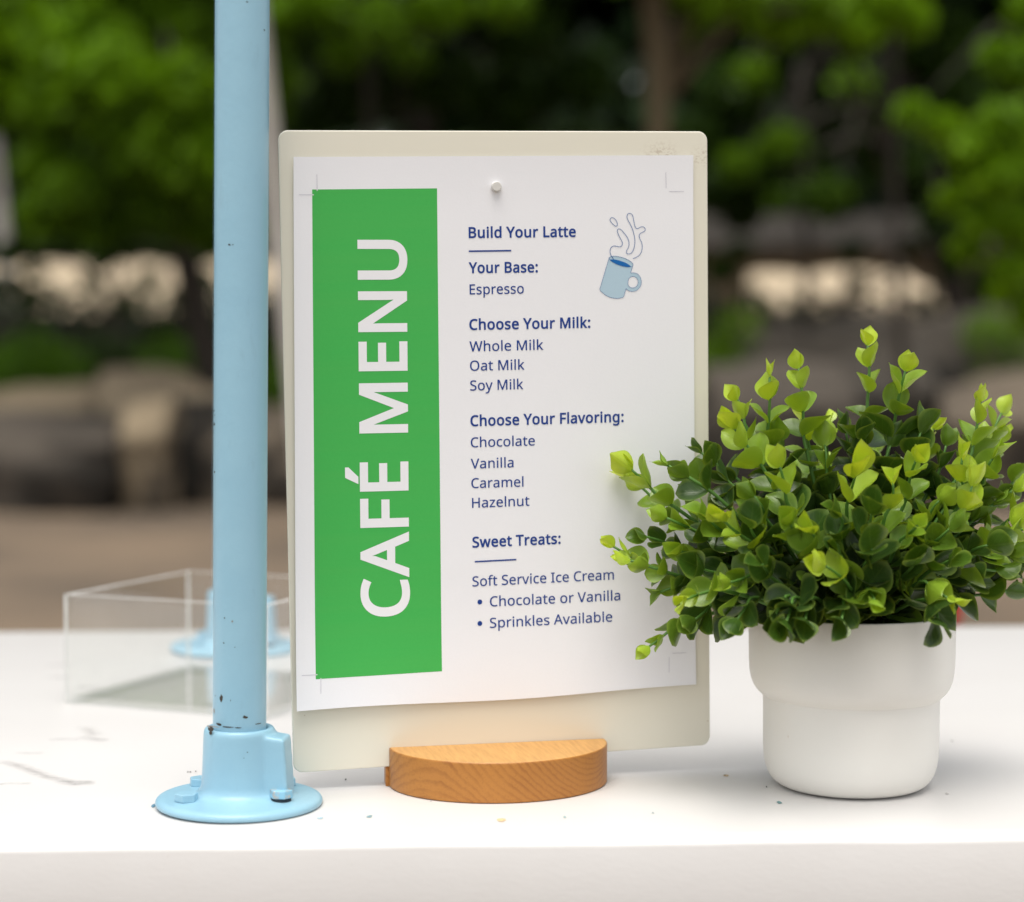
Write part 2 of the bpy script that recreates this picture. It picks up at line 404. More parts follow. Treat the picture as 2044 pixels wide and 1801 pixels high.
# centre : dark trees
cl = [clump(px, py, y, rp) for px, py, y, rp in [
    (620, 60, 19, 80), (760, 20, 18, 90), (900, -20, 18, 90), (1040, 60, 20, 80), (700, 180, 20, 80), (860, 150, 20, 90), (1000, 190, 21, 80), (1150, 150, 21, 75), (560, 250, 20, 80), (800, -150, 19, 180), (1100, -150, 20, 160), (600, -120, 19, 140), (620, 380, 21, 90), (900, 380, 22, 120), (1150, 330, 22, 100)]]
base = at(820, 900, 21); base.z = 0
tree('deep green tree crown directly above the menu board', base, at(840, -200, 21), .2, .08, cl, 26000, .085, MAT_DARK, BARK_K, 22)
cl = [clump(px, py, y, rp) for px, py, y, rp in [(640, 10, 15, 55), (760, 45, 15, 60), (880, 20, 15, 60), (560, 30, 15, 50), (690, 110, 15.4, 40), (820, 120, 15.4, 35), (1010, 10, 15, 45)]]
base = at(700, 900, 15.4); base.z = 0
tree('small tree with thin light-green upper twigs above the left corner of the board', base, at(720, -60, 15.4), .05, .02, cl, 5000, .055, MAT_MID, BARK_K, 23)
# brown trunk that rises behind the board's top edge
cl = [clump(px, py, y, rp) for px, py, y, rp in [(1480, 20, 11.5, 45), (1420, -60, 11, 110), (1560, 40, 12, 60), (1250, -160, 11, 150), (1640, 10, 12, 60), (1380, 60, 11.8, 32), (1500, -160, 11.5, 150)]]
base = at(1322, 900, 11); base.z = 0; tp = at(1308, -250, 11)
tree('slim brown tree trunk rising straight up behind the top of the board', base, tp, .068, .060, cl, 9000, .05, MAT_BRIGHT, BARK_D, 24, bend=.01)
# right : dark tree with mid patches
cl = [clump(px, py, y, rp) for px, py, y, rp in [
    (1470, 180, 19, 70), (1560, 330, 18, 85), (1450, 380, 18.5, 60), (1660, 395, 18.5, 55), (1480, 430, 19, 36), (1700, 250, 20, 90), (1800, 330, 20, 70), (1600, 120, 20, 80), (1850, 80, 20, 90), (1950, 200, 20, 100), (1700, -100, 20, 200), (1890, 440, 19.5, 50), (1390, 280, 19, 60)]]
base = at(1990, 900, 20); base.z = 0
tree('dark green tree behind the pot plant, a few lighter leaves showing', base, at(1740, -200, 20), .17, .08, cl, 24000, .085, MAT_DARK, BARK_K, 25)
cl = [clump(px, py, y, rp) for px, py, y, rp in [(1560, 290, 17, 45), (1640, 390, 17, 45), (1480, 330, 17.2, 38), (1700, 170, 17, 40), (1560, 400, 17, 30), (1500, 150, 17.5, 40)]]
base = at(1590, 900, 17.4); base.z = 0
tree('thin sapling with sparse mid-green leaves to the right of the board', base, at(1600, 120, 17.4), .045, .02, cl, 2600, .06, MAT_MID, BARK_K, 26)
# bright shrub branch on the right
cl = [clump(px, py, y, rp) for px, py, y, rp in [
    (1820, 225, 7, 34), (1880, 255, 7, 36), (1940, 300, 7, 44), (2010, 250, 7, 55), (1990, 350, 7, 55), (2050, 130, 7.2, 60), (1985, 110, 7.1, 32), (1900, 395, 7.1, 34), (1960, 440, 7.1, 46), (2040, 450, 7.2, 55),
    (1930, 500, 7.2, 30), (2020, 540, 7.2, 40), (2110, 330, 7.2, 80), (2120, 520, 7.3, 70), (2060, 20, 7.4, 50), (2150, 100, 7.4, 90), (2080, 620, 7.4, 60), (2000, 590, 7.4, 25)]]
base = at(2190, 900, 7.6); base.z = 0
tree('bright yellow-green young tree reaching in from the right edge', base, at(2130, 0, 7.5), .05, .02, cl, 9000, .030, MAT_BRIGHT, BARK_K, 27)
cl = [clump(px, py, y, rp) for px, py, y, rp in [(1640, 20, 13, 60), (1720, 60, 13, 45), (1760, 0, 13, 60), (1820, 40, 13.2, 40), (1540, -10, 13, 60), (1430, 20, 13.2, 50)]]
base = at(1830, 900, 13.5); base.z = 0
tree('tree with fresh light-green twigs along the top edge right of the brown trunk', base, at(1790, -80, 13.5), .05, .02, cl, 6000, .05, MAT_BRIGHT, BARK_K, 28)
# pale slanting trunks
for (lab, a, b, y, rr, sd, cls) in [
    ('pale leaning tree trunk between the blue pole and the board', (608, 900), (512, 0), 12, .062, 31, [(480, -160, 12, 120), (560, -120, 12, 60)]),
    ('pale leaning tree trunk at the left edge of the view', (35, 800), (-30, 150), 23.5, .11, 32, [(-90, 60, 23, 90), (-90, 190, 23, 50)])]:
    p0 = at(*a, y); p1 = at(*b, y); t = p0.z / (p1.z - p0.z); base = p0 - (p1 - p0) * t
    tree(lab, base, p0.lerp(p1, 1.15), rr, rr * .75, [clump(*c) for c in cls], 3000, .07, MAT_MID, BARK_P, sd, bend=.01)
# overhead canopy (beyond the boulders) and woods to both sides, so the view closes from other positions too
for i, (x, y, z) in enumerate([(-19, 22, 6), (-14, 15, 6.5), (15, 17, 6.5), (20, 25, 6), (-27, 30, 7), (28, 33, 7)]):
    rr = random.Random(60 + i)
    cl = [((x + rr.uniform(-3, 3), y + rr.uniform(-2.5, 2.5), z + rr.uniform(-3.8, 3)), rr.uniform(1.1, 1.9)) for _ in range(16)]
    tree('large dark tree standing outside the frame, %s' % ['far left, nearest the wood edge', 'left, nearest the table', 'right, nearest the table', 'far right, nearest the pale wall', 'outermost on the left', 'outermost on the right'][i],
         (x, y, 0), (x, y, z + 1), .22, .1, cl, 14000, .12, MAT_DARK, BARK_D, 40 + i)

# pale wall / bank seen under the crowns
def slab_wall(name, label, cat, c, s, rz, mat, roofmat=None):
    root = thing(name, label, cat, (c[0], c[1], 0), rot=(0, 0, rz))
    bm = bmesh.new(); box(bm, (0, 0, s[2] / 2), s); o = add('wall', bm_mesh(bm, 'wall'), mat, root); bevel(o, .03, 2)
    if roofmat:
        bm = bmesh.new(); vs = box(bm, (0, 0, s[2] + .32), (s[0] + .8, s[1] + 1.2, .64))
        for q in vs:
            if q.co.z > s[2] + .3: q.co.y *= .15; q.co.x *= .93
        add('roof', bm_mesh(bm, 'roof'), roofmat, root)
    return root
MW = m_plain('sandy_earth', (.56, .45, .31), .9, 0, 1.2, .12)
MRF = m_plain('grey_brown_roof', (.03, .024, .018), .9, 0, 2, .2)
slab_wall('garden_pavilion', 'low brown building glimpsed under the trees, right of the board', 'building', (5.6, 32), (5.0, 3.0, at(0, 500, 31).z), 0, m_plain('brown_render', (.15, .115, .075), .9, 0, 1.2, .12), MRF)
def bank(name, x0, x1, y0, y1, z0, z1_, seed):
    rr = random.Random(seed); V = []; FF = []; nx, ny = 40, 10
    for j in range(ny + 1):
        for i in range(nx + 1):
            x = x0 + (x1 - x0) * i / nx; t = j / ny; e = min(1, min(i, nx - i) / 4)
            V.append((x, y0 + (y1 - y0) * t, (z0 + (z1_ - z0) * t) * e + .10 * mn.noise(Vector((x * 1.1, t * 3, seed)))))
    for j in range(ny):
        for i in range(nx):
            a = j * (nx + 1) + i; FF.append((a, a + 1, a + nx + 2, a + nx + 1))
    top = len(V)
    for i in range(nx + 1): V.append((x0 + (x1 - x0) * i / nx, y0 - .8, -.1))
    for i in range(nx + 1): V.append((x0 + (x1 - x0) * i / nx, y1 + 1.5, -.1))
    for i in range(nx):
        FF.append((top + i, top + i + 1, i + 1, i)); q = ny * (nx + 1); FF.append((q + i, q + i + 1, top + nx + 2 + i, top + nx + 1 + i))
    add(name, pyd(name, V, FF, True), MW, kind='structure')
from mathutils import noise as mn
bank('sandy_bank', -10.5, -2.6, 25.5, 29.5, at(0, 625, 25.5).z, at(0, 522, 29.5).z, 3)
bank('sandy_slope', 3.2, 6.1, 25.0, 28.5, at(0, 620, 25).z, at(0, 542, 28.5).z, 5)
# leaves hanging in front of the pale bands
cl = [clump(px, py, 20, rp) for px, py, rp in [(20, 505, 30), (70, 540, 18), (205, 520, 26), (170, 560, 14), (350, 590, 16), (250, 500, 30), (110, 500, 24), (390, 510, 26), (35, 560, 16), (300, 560, 20), (130, 495, 26), (60, 590, 22), (330, 500, 24), (410, 560, 22), (480, 540, 30), (250, 600, 18), (0, 570, 26)]]
base = at(240, 900, 20.3); base.z = 0
tree('sparse shrub with dark leaves against the pale wall on the left', base, at(240, 480, 20.3), .04, .02, cl, 5200, .05, MAT_DARK, BARK_K, 71, name='shrub', group=None)
cl = [clump(px, py, 20, rp) for px, py, rp in [(1712, 560, 14), (1700, 500, 24), (1480, 500, 24), (1900, 530, 26), (1820, 490, 22), (1440, 540, 30), (1975, 560, 40)]]
base = at(1702, 900, 20.3); base.z = 0
tree('sparse shrub with dark twigs against the pale building on the right', base, at(1700, 500, 20.3), .05, .03, cl, 3000, .05, MAT_DARK, BARK_K, 72, name='shrub', group=None)

# hedges behind the boulders
def hedge(label, x0, x1, y, z, dep, seed, n, mat=MAT_HEDGE, sz=.07):
    rr = random.Random(seed); root = thing('hedge', label, 'hedge', ((x0 + x1) / 2, y, 0))
    cl = []; m = (x0 + x1) / 2; k = int((x1 - x0) / .5)
    for i in range(k):
        for j in range(3):
            cl.append(((x0 + (i + .5) * (x1 - x0) / k - m, rr.uniform(-dep, dep) * .4, z * (.25 + .3 * j)), (.42, dep * .6, z * .26)))
    add('foliage', leaf_cloud('foliage', cl, n, sz, seed, shell=.3), mat, root, kind='stuff')
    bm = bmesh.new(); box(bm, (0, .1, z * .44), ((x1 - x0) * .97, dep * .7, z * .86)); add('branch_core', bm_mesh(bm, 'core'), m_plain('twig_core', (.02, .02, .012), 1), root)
    return root
zt = at(0, 588, 22).z
hedge('dark clipped hedge across the left, in front of the pale wall', -9.5, -.2, 22, zt, 1.0, 81, 16000)
hedge('dark hedge across the right, in front of the pale building', .8, 9.5, 21, at(0, 612, 21).z, 1.0, 82, 16000)

# low plants behind the boulders
def shrub(label, px, py, y, wpx, hpx, n, mat, seed, sz=.035):
    base = at(px, py, y); gz = max(0, base.z)
    root = thing('low_shrub', label, 'shrub', (base.x, y, 0), 'low shrubs behind the boulders'); rr = random.Random(seed)
    wd = wpx / F * y; hh = base.z + hpx / F * y; cl = []
    for i in range(9):
        cl.append(((rr.uniform(-wd, wd) * .5, rr.uniform(-.3, .3), hh * rr.uniform(.45, .95)), rr.uniform(.16, .3)))
    add('foliage', leaf_cloud('foliage', cl, n, sz, seed), mat, root, kind='stuff')
    V = []; FF = []
    for c, _ in cl:
        vv, ff = tube([(0, 0, 0), Vector(c) * .5 + Vector((0, 0, .1)), c], [.02, .014, .006], 5); k = len(V); V += vv; FF += [tuple(i + k for i in q) for q in ff]
    add('stem', pyd('stem', V, FF, True), BARK_D, root)
shrub('bright green low shrub at the far left above the boulder', 40, 740, 16.5, 190, 60, 2200, MAT_LOW, 91)
shrub('green low shrub just left of the blue pole', 330, 720, 16.8, 180, 45, 1700, MAT_LOW, 92)
shrub('darker low shrub between the two brighter left ones', 190, 735, 17.4, 150, 55, 1700, MAT_DARK, 93)
shrub('low yellowish shrub between pole and board', 545, 760, 16.2, 60, 70, 1000, MAT_LOW, 94)
shrub('dim green low shrub at the right edge of the board', 1450, 700, 17, 90, 60, 1400, MAT_MID, 95)
shrub('green low shrub at the far right', 2010, 700, 16.5, 120, 60, 1400, MAT_MID, 96)

# boulders
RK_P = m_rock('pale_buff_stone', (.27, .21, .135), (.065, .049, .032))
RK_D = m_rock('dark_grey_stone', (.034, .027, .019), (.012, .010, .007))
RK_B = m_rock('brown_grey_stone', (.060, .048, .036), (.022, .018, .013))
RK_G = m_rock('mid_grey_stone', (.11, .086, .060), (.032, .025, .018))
from mathutils import noise as mn
def boulder(label, x0, x1, ytop, ybot, y, mat, seed, depth=.8, flat=.5):
    """angular rock block between photo columns x0..x1 at distance y"""
    g = on_z(0, ybot, 0) if ybot > 760 else None
    pa = at(x0, ytop, y); pb = at(x1, ytop, y); wd = pb.x - pa.x; ht = max(.25, pa.z)
    bm = bmesh.new(); bmesh.ops.create_cube(bm, size=1)
    bmesh.ops.subdivide_edges(bm, edges=bm.edges[:], cuts=9, use_grid_fill=True)
    rr = random.Random(seed); off = Vector((rr.uniform(0, 50), rr.uniform(0, 50), rr.uniform(0, 50)))
    for v in bm.verts:
        c = v.co.copy(); n = c.normalized() * .5
        c = c.lerp(n * 1.15, .18)
        k = Vector((c.x * wd, c.y * depth * 2, c.z * ht)) * 1.3
        d = mn.noise(k * 1.1 + off) * .30 + mn.noise(k * 3 + off) * .12
        c *= 1 + d; c.z += .06 * c.x
        if c.z > -.05: c.z -= (c.z + .05) * .80 * max(0, .12 - c.y) ; c.y += .0
        else: c.y += .12 * (-.05 - c.z)
        v.co = Vector((c.x * wd, c.y * depth, (c.z + .5) * ht - .03))
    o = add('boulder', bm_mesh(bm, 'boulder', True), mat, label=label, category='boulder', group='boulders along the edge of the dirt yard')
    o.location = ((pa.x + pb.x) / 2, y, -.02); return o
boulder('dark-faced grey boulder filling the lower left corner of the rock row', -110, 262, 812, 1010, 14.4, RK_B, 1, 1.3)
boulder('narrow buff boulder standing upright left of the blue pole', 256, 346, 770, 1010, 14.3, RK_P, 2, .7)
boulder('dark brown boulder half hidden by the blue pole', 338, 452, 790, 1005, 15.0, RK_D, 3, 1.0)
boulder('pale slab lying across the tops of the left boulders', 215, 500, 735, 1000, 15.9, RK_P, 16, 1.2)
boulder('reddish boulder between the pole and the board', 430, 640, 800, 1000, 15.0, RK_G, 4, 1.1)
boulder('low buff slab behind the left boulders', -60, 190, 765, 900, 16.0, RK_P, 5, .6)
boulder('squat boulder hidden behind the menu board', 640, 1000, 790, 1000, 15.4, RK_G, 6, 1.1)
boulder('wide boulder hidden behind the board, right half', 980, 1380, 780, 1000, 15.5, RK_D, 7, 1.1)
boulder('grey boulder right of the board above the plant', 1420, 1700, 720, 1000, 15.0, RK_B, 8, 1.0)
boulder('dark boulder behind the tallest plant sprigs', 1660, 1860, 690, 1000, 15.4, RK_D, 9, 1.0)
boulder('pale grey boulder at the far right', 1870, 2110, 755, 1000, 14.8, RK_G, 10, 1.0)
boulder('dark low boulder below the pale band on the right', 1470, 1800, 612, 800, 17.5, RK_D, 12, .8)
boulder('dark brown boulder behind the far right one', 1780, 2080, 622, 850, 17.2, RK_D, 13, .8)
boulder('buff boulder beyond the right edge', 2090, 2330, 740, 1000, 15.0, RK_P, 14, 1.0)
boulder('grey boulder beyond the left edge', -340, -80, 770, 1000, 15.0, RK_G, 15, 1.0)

# ------------------------------------------------------------------ table
MT = m_table()
fl, fr_ = on_z(0, 1690, T), on_z(2044, 1673, T)
bl, br = on_z(0, 1262, T), on_z(1990, 1248, T)
tyaw = math.atan2(fr_.y - fl.y, fr_.x - fl.x) * .5 + math.atan2(br.y - bl.y, br.x - bl.x) * .5
fm = (fl + fr_) / 2; bm_ = (bl + br) / 2
tdep = (bm_ - fm).dot(Vector((-math.sin(tyaw), math.cos(tyaw), 0)))
table = thing('table', 'long white painted table on which the menu board, plant and blue poles stand', 'table', (fm.x, fm.y, T), rot=(0, 0, tyaw))
TW, TH = 2.5, .075
bm = bmesh.new()
nx = 260; rows = [(0, -TH), (0, -TH * .5), (0, -.0030), (.0009, -.0009), (.0030, 0), (.02, 0), (.2, 0), (tdep - .003, 0), (tdep, -.003), (tdep, -TH)]
rr = random.Random(2); off = Vector((3, 1, 7))
grid_v = []
for (yy, zz) in rows:
    row = []
    for i in range(nx + 1):
        x = -TW / 2 + TW * i / nx
        wob = mn.noise(Vector((x * 9, yy * 3, zz * 9)) + off) * .0009 + mn.noise(Vector((x * 40, yy * 3, zz * 40)) + off) * .00035
        dy = wob * (1 if yy < .01 else 0); dz = (mn.noise(Vector((x * 12, 5, 1))) * .0006 if -.01 < zz and yy < .01 else 0)
        row.append(bm.verts.new((x, yy + dy, zz + (dz if zz > -.01 and yy < .004 else 0))))
    grid_v.append(row)
for j in range(len(rows) - 1):
    for i in range(nx): bm.faces.new((grid_v[j][i], grid_v[j][i + 1], grid_v[j + 1][i + 1], grid_v[j + 1][i]))
for i in range(nx): bm.faces.new((grid_v[-1][i], grid_v[-1][i + 1], grid_v[0][i + 1], grid_v[0][i]))
bm.faces.new([r_[0] for r_ in rows and grid_v]); bm.faces.new([r_[-1] for r_ in reversed(grid_v)])
bmesh.ops.recalc_face_normals(bm, faces=bm.faces)
me = bm_mesh(bm, 'table_top', True)
o = add('table_top', me, MT, table)
em = o.modifiers.new('e', 'EDGE_SPLIT'); em.split_angle = R_(50)
for sx in (-1, 1):
    for yy in (.07, tdep - .07):
        bm = bmesh.new(); box(bm, (sx * (TW / 2 - .08), yy, (-TH - T) / 2 - .001), (.07, .07, T - TH - .002)); bevel(add('leg', bm_mesh(bm, 'leg'), MT, table), .004, 2)
Mt_inv = Matrix.Translation(table.location) @ Matrix.Rotation(tyaw, 4, 'Z')
Mt_inv = Mt_inv.inverted()
# scuffs, crumbs on the top : thin marks lying on the surface
def m_mark(name, col, alpha, scale=120):
    m = NT(name); uv = m.n('ShaderNodeUVMap'); sx = m.n('ShaderNodeSeparateXYZ'); m.l(uv.outputs[0], sx.inputs[0])
    v = m.coord('Object', scale=(1, 2.5, 1)); n = m.noise(v, scale, 4, .7)
    e = m.ramp(sx.outputs[1], [(0, (0, 0, 0)), (.5, (1, 1, 1)), (1, (0, 0, 0))]); e2 = m.ramp(sx.outputs[0], [(0, (0, 0, 0)), (.12, (1, 1, 1)), (.88, (1, 1, 1)), (1, (0, 0, 0))])
    a = m.math('MULTIPLY', m.math('MULTIPLY', e, e2), m.ramp(n, [(.35, (0, 0, 0)), (.6, (1, 1, 1))]))
    m.base(col); m.set(Roughness=.7); m.l(m.math('MULTIPLY', a, alpha), m.p.inputs['Alpha']); return m.m
MK = m_mark('grey_scuff', (.30, .28, .27, 1), .42); MK2 = m_mark('faint_scuff', (.42, .40, .38, 1), .35)
def scuff(pts, wpx, mat):
    P = [Mt_inv @ on_z(x, y, T) for x, y in pts]; V = []; FF = []; U = []
    n = len(P)
    for i, p in enumerate(P):
        t = (P[min(i + 1, n - 1)] - P[max(i - 1, 0)]).normalized(); s = Vector((-t.y, t.x, 0)) * wpx * .00027 * 3.2
        V += [p - s + Vector((0, 0, .0004)), p + s + Vector((0, 0, .0004))]; U += [(i / (n - 1), 0), (i / (n - 1), 1)]
    for i in range(n - 1): FF.append((2 * i, 2 * i + 2, 2 * i + 3, 2 * i + 1))
    me = pyd('scuff', V, FF); ul = me.uv_layers.new(name='UVMap')
    for l in me.loops: ul.data[l.index].uv = U[l.vertex_index]
    add('scuff', me, mat, table)
scuff([(-10, 1518), (40, 1530), (90, 1550), (130, 1560), (158, 1562), (190, 1564)], 7, MK)
scuff([(120, 1560), (150, 1567), (192, 1563)], 7, MK)
scuff([(-5, 1567), (20, 1565), (65, 1565)], 4, MK2)
scuff([(30, 1504), (60, 1505), (90, 1504)], 3, MK2)
scuff([(95, 1478), (130, 1477), (160, 1477)], 4, MK); scuff([(160, 1472), (185, 1476), (215, 1480)], 6, MK)
scuff([(165, 1452), (180, 1462), (195, 1470)], 8, MK2)
scuff([(92, 1352), (120, 1354), (148, 1352)], 6, MK2); scuff([(150, 1372), (200, 1375)], 8, MK2); scuff([(90, 1330), (150, 1328)], 6, MK2)
scuff([(850, 1566), (880, 1570), (990, 1560)], 2, MK2)
def fleck(px, py, sx_, sy_, col):
    p = Mt_inv @ on_z(px, py, T); V = []; rr = random.Random(int(px * 7 + py)); n = 9
    for i in range(n):
        a = 2 * math.pi * i / n; q = rr.uniform(.6, 1.15); V.append((p.x + math.cos(a) * sx_ * q * .000135, p.y + math.sin(a) * sy_ * q * .00055, .0003))
    V.append((p.x, p.y, .0009)); add('speck', pyd('speck', V, [(i, (i + 1) % n, n) for i in range(n)]), speck_m(col), table)
_sm = {}
def speck_m(c):
    if c not in _sm: _sm[c] = m_plain('speck_paint', c, .7)
    return _sm[c]
for a in [(1450, 1549, 13, 6, (.55, .42, .25)), (1447, 1549, 5, 4, (.05, .04, .03)), (737, 1631, 14, 5, (.25, .38, .42)), (1000, 1638, 19, 7, (.78, .55, .30)), (1128, 1632, 6, 4, (.35, .5, .5)),
          (1303, 1624, 6, 3, (.4, .45, .45)), (375, 1542, 3, 3, (.12, .1, .1)), (380, 1542, 3, 3, (.12, .1, .1)), (391, 1541, 3, 3, (.12, .1, .1)), (307, 1609, 9, 9, (.12, .25, .34)), (690, 1557, 4, 4, (.05, .05, .05)),
          (1530, 1572, 3, 3, (.05, .05, .05)), (1556, 1603, 10, 6, (.16, .30, .30)), (640, 1634, 14, 4, (.45, .6, .68)), (1690, 1565, 4, 3, (.3, .3, .25)), (1840, 1540, 6, 3, (.6, .6, .58)), (1890, 1585, 8, 3, (.55, .53, .5)), (860, 1600, 4, 2, (.5, .5, .5)), (1900, 1480, 7, 4, (.6, .58, .56))]:
    fleck(*a)

# ------------------------------------------------------------------ blue poles with their flanges
MB_ = m_blue(); MCHIP = m_plain('bare_rusty_metal', (.085, .070, .055), .6, .3, 900, .35); MSILV = m_plain('scraped_bright_metal', (.50, .49, .46), .4, .6, 900, .3); MDARK = m_plain('gap_shadow', (.02, .03, .04), .9)
FL_R = .0438; PR = .01387; SH = .0415
def polyshape(n, seed, irregular=.35):
    rr = random.Random(seed); return [(math.cos(2 * math.pi * i / n) * rr.uniform(1 - irregular, 1.1), math.sin(2 * math.pi * i / n) * rr.uniform(1 - irregular, 1.1)) for i in range(n)]
def flange_pole(label, loc, rz, lean, pole_h, sock_h, chips):
    root = thing('blue_pole', label, 'pole', loc, 'blue poles bolted to the table', rot=(0, 0, 0))
    root.rotation_euler = (0, lean, 0)
    prof = [(0.0146, .012), (.0146, sock_h - .001), (.0152, sock_h), (.0174, sock_h), (.0184, sock_h - .0012), (.0187, sock_h - .003), (.0193, sock_h * .45), (.0198, .0110), (.0208, .0080), (.0235, .0062), (.029, .0056), (.0405, .0050), (.0428, .0042), (.0438, .0026), (.0437, .0010), (.043, .0002), (.01, .0002)]
    v, f = lathe(prof, 72, False); n = 72
    f.append(tuple(range((len(prof) - 1) * n, len(prof) * n))); f.append(tuple(reversed(range(n))))
    bm = bmesh.new(); bm.from_mesh(pyd('x', v, f))
    # set-screw boss beside the socket
    hs_ = sock_h - .002
    vs = box(bm, (.0172, -.0022, .004 + (hs_ - .004) / 2), (.0206, .0170, hs_ - .004))
    for q in vs:
        if q.co.x > .02: q.co.x += -.0013 if q.co.z > .02 else .0012
        if q.co.x > .02 and q.co.z > .02: q.co.z -= .0022
    bmesh.ops.rotate(bm, verts=vs, cent=(0, 0, 0), matrix=Matrix.Rotation(R_(-7), 3, 'Z'))
    me = bm_mesh(bm, 'socket_flange', True); o = add('socket_flange', me, MB_, root)
    rm = o.modifiers.new('r', 'REMESH'); rm.mode = 'VOXEL'; rm.voxel_size = .00055; rm.use_smooth_shade = True
    sm = o.modifiers.new('s', 'SMOOTH'); sm.iterations = 45; sm.factor = .65
    pts = [(0, 0, .013 + (pole_h - .013) * i / 8) for i in range(9)]
    v, f = tube(pts, [PR] * 9, 96); po = add('pole', pyd('pole', v, f, True), MB_, root); em = po.modifiers.new('e', 'EDGE_SPLIT')
    # hexagonal bolts
    for i, (a, rr_, lift) in enumerate([(213, .0298, 0), (139, .0312, 0), (330, .0272, .0017), (47, .031, 0)]):
        bm = bmesh.new(); bmesh.ops.create_cone(bm, cap_ends=True, segments=6, radius1=.0063, radius2=.0061, depth=.0042)
        b = add('bolt', bm_mesh(bm, 'bolt'), MB_ if i != 2 else MBOLT, root)
        b.location = (math.cos(R_(a)) * rr_, math.sin(R_(a)) * rr_, .0054 + .0021 + lift); b.rotation_euler = (0, R_(2 if i == 2 else 0), R_(a * 1.3 + 14)); bevel(b, .0005, 2)
        if lift:
            bm = bmesh.new(); bmesh.ops.create_cone(bm, cap_ends=True, segments=24, radius1=.0052, radius2=.0052, depth=lift + .0008)
            s = add('bolt_shank', bm_mesh(bm, 'shank'), MDARK, b); s.location = (0, 0, -.0021 - lift / 2)  # near-black colour paints the shadow slot under the raised head
    for c in chips:
        kind, a, z, ws, hs2, seed = c
        rad = {'p': PR, 's': None}[kind]
        P = polyshape(11, seed); V = []
        for (x, y) in P + [(0, 0)]:
            zz = z + y * hs2
            r0 = PR + .00012 if kind == 'p' else (.0187 + (.0193 - .0187) * max(0, (sock_h - .003 - zz)) / (sock_h * .55) + .00018 if zz < sock_h - .003 else .0188)
            an = a + x * ws / r0; V.append((r0 * math.sin(an), -r0 * math.cos(an), zz))
        n_ = len(P); add('paint_chip', pyd('chip', V, [(i, (i + 1) % n_, n_) for i in range(n_)]), MSILV if seed % 5 == 0 else MCHIP, root)
    return root
MBOLT = (lambda: None)
def m_bolt():
    m = NT('worn_blue_bolt'); v = m.coord('Object'); n = m.noise(v, 260, 4, .6)
    k = m.ramp(n, [(.48, (0, 0, 0)), (.56, (1, 1, 1))]); m.base(m.mix(k, (.27, .52, .67), (.55, .55, .53))); m.set(Roughness=.4); m.l(m.math('MULTIPLY', k, .7), m.p.inputs['Metallic']); return m.m
MBOLT = m_bolt()
fc = on_z(477.5, 1588, T + .005); fc.z = T + .0002
D0 = fc.y
def chip_at(px, py, wpx, hpx, seed, kind='p'):
    axis = 478.5 - (py / 1440) * 4.2 if kind == 'p' else 474.5
    rp = 54.2 - (py / 1440) * 1.4 if kind == 'p' else 70
    s = max(-.97, min(.97, (px - axis) / rp)); zz = at(px, py, D0 - (PR if kind == 'p' else .0187)).z - fc.z
    k = D0 / F
    return (kind, math.asin(s), zz, wpx * k * .5 / max(.35, math.sqrt(1 - s * s)), hpx * k * .5, seed)
def z1(x, y): return ((500 + x / 1.5012) / 2.004, (2200 + y / 1.5012) / 2.004)
def z5(x, y): return (x / .7833 / 2.004, y / .7833 / 2.004)
chips = []
for (x, y, w_, h_, s, k) in [(587, 897, 8, 16, 1, 'p'), (545, 890, 2, 2, 2, 'p'), (733, 1007, 11, 5, 3, 'p'), (725, 1000, 5, 4, 9, 'p'), (602, 563, 4, 2.5, 4, 'p'), (607, 412, 3, 3, 6, 'p'), (535, 985, 4, 11, 5, 'p'), (655, 430, 4, 5, 10, 'p'), (670, 585, 2, 2, 7, 'p'),
                             (570, 1056, 16, 6, 8, 'p'), (625, 1066, 30, 2.6, 11, 'p'), (690, 1068, 16, 2.2, 12, 'p'), (800, 1054, 12, 2.4, 13, 'p'), (645, 905, 2, 3, 14, 'p'),
                             (532, 1088, 17, 11, 16, 's'), (520, 1078, 14, 5, 15, 's'), (530, 1112, 8, 8, 17, 's'), (750, 1217, 3, 2, 18, 's'), (545, 1071, 26, 2.5, 20, 's'), (730, 1250, 2, 1.6, 19, 's')]:
    chips.append(chip_at(*z1(x, y), w_, h_, s, k))
for (x, y, w_, h_, s) in [(722, 767, 4.5, 4, 21), (734, 767, 2.5, 2.5, 22), (668, 1290, 3, 5, 23), (671, 1303, 3, 2, 24), (670, 1332, 4, 8, 26), (671, 1483, 3.5, 4, 27), (825, 86, 2.5, 4, 28), (777, 5, 4, 3, 29), (668, 955, 2, 6, 31), (668, 985, 2, 4, 32), (726, 768, 2, 2, 33)]:
    chips.append(chip_at(*z5(x, y), w_, h_, s))
LEAN = R_(.62)
flange_pole('light blue pole in front of the clear box, paint chipped above its round bolted flange', fc, 0, LEAN, 1.25, SH, chips)
fb = on_z(469, 1286, T + .005); fb.z = T + .0002
flange_pole('light blue pole and flange farther back on the table, seen through the clear box', fb, 0, R_(.72), 1.1, SH, []).scale = (1.17, 1.17, 1.17)

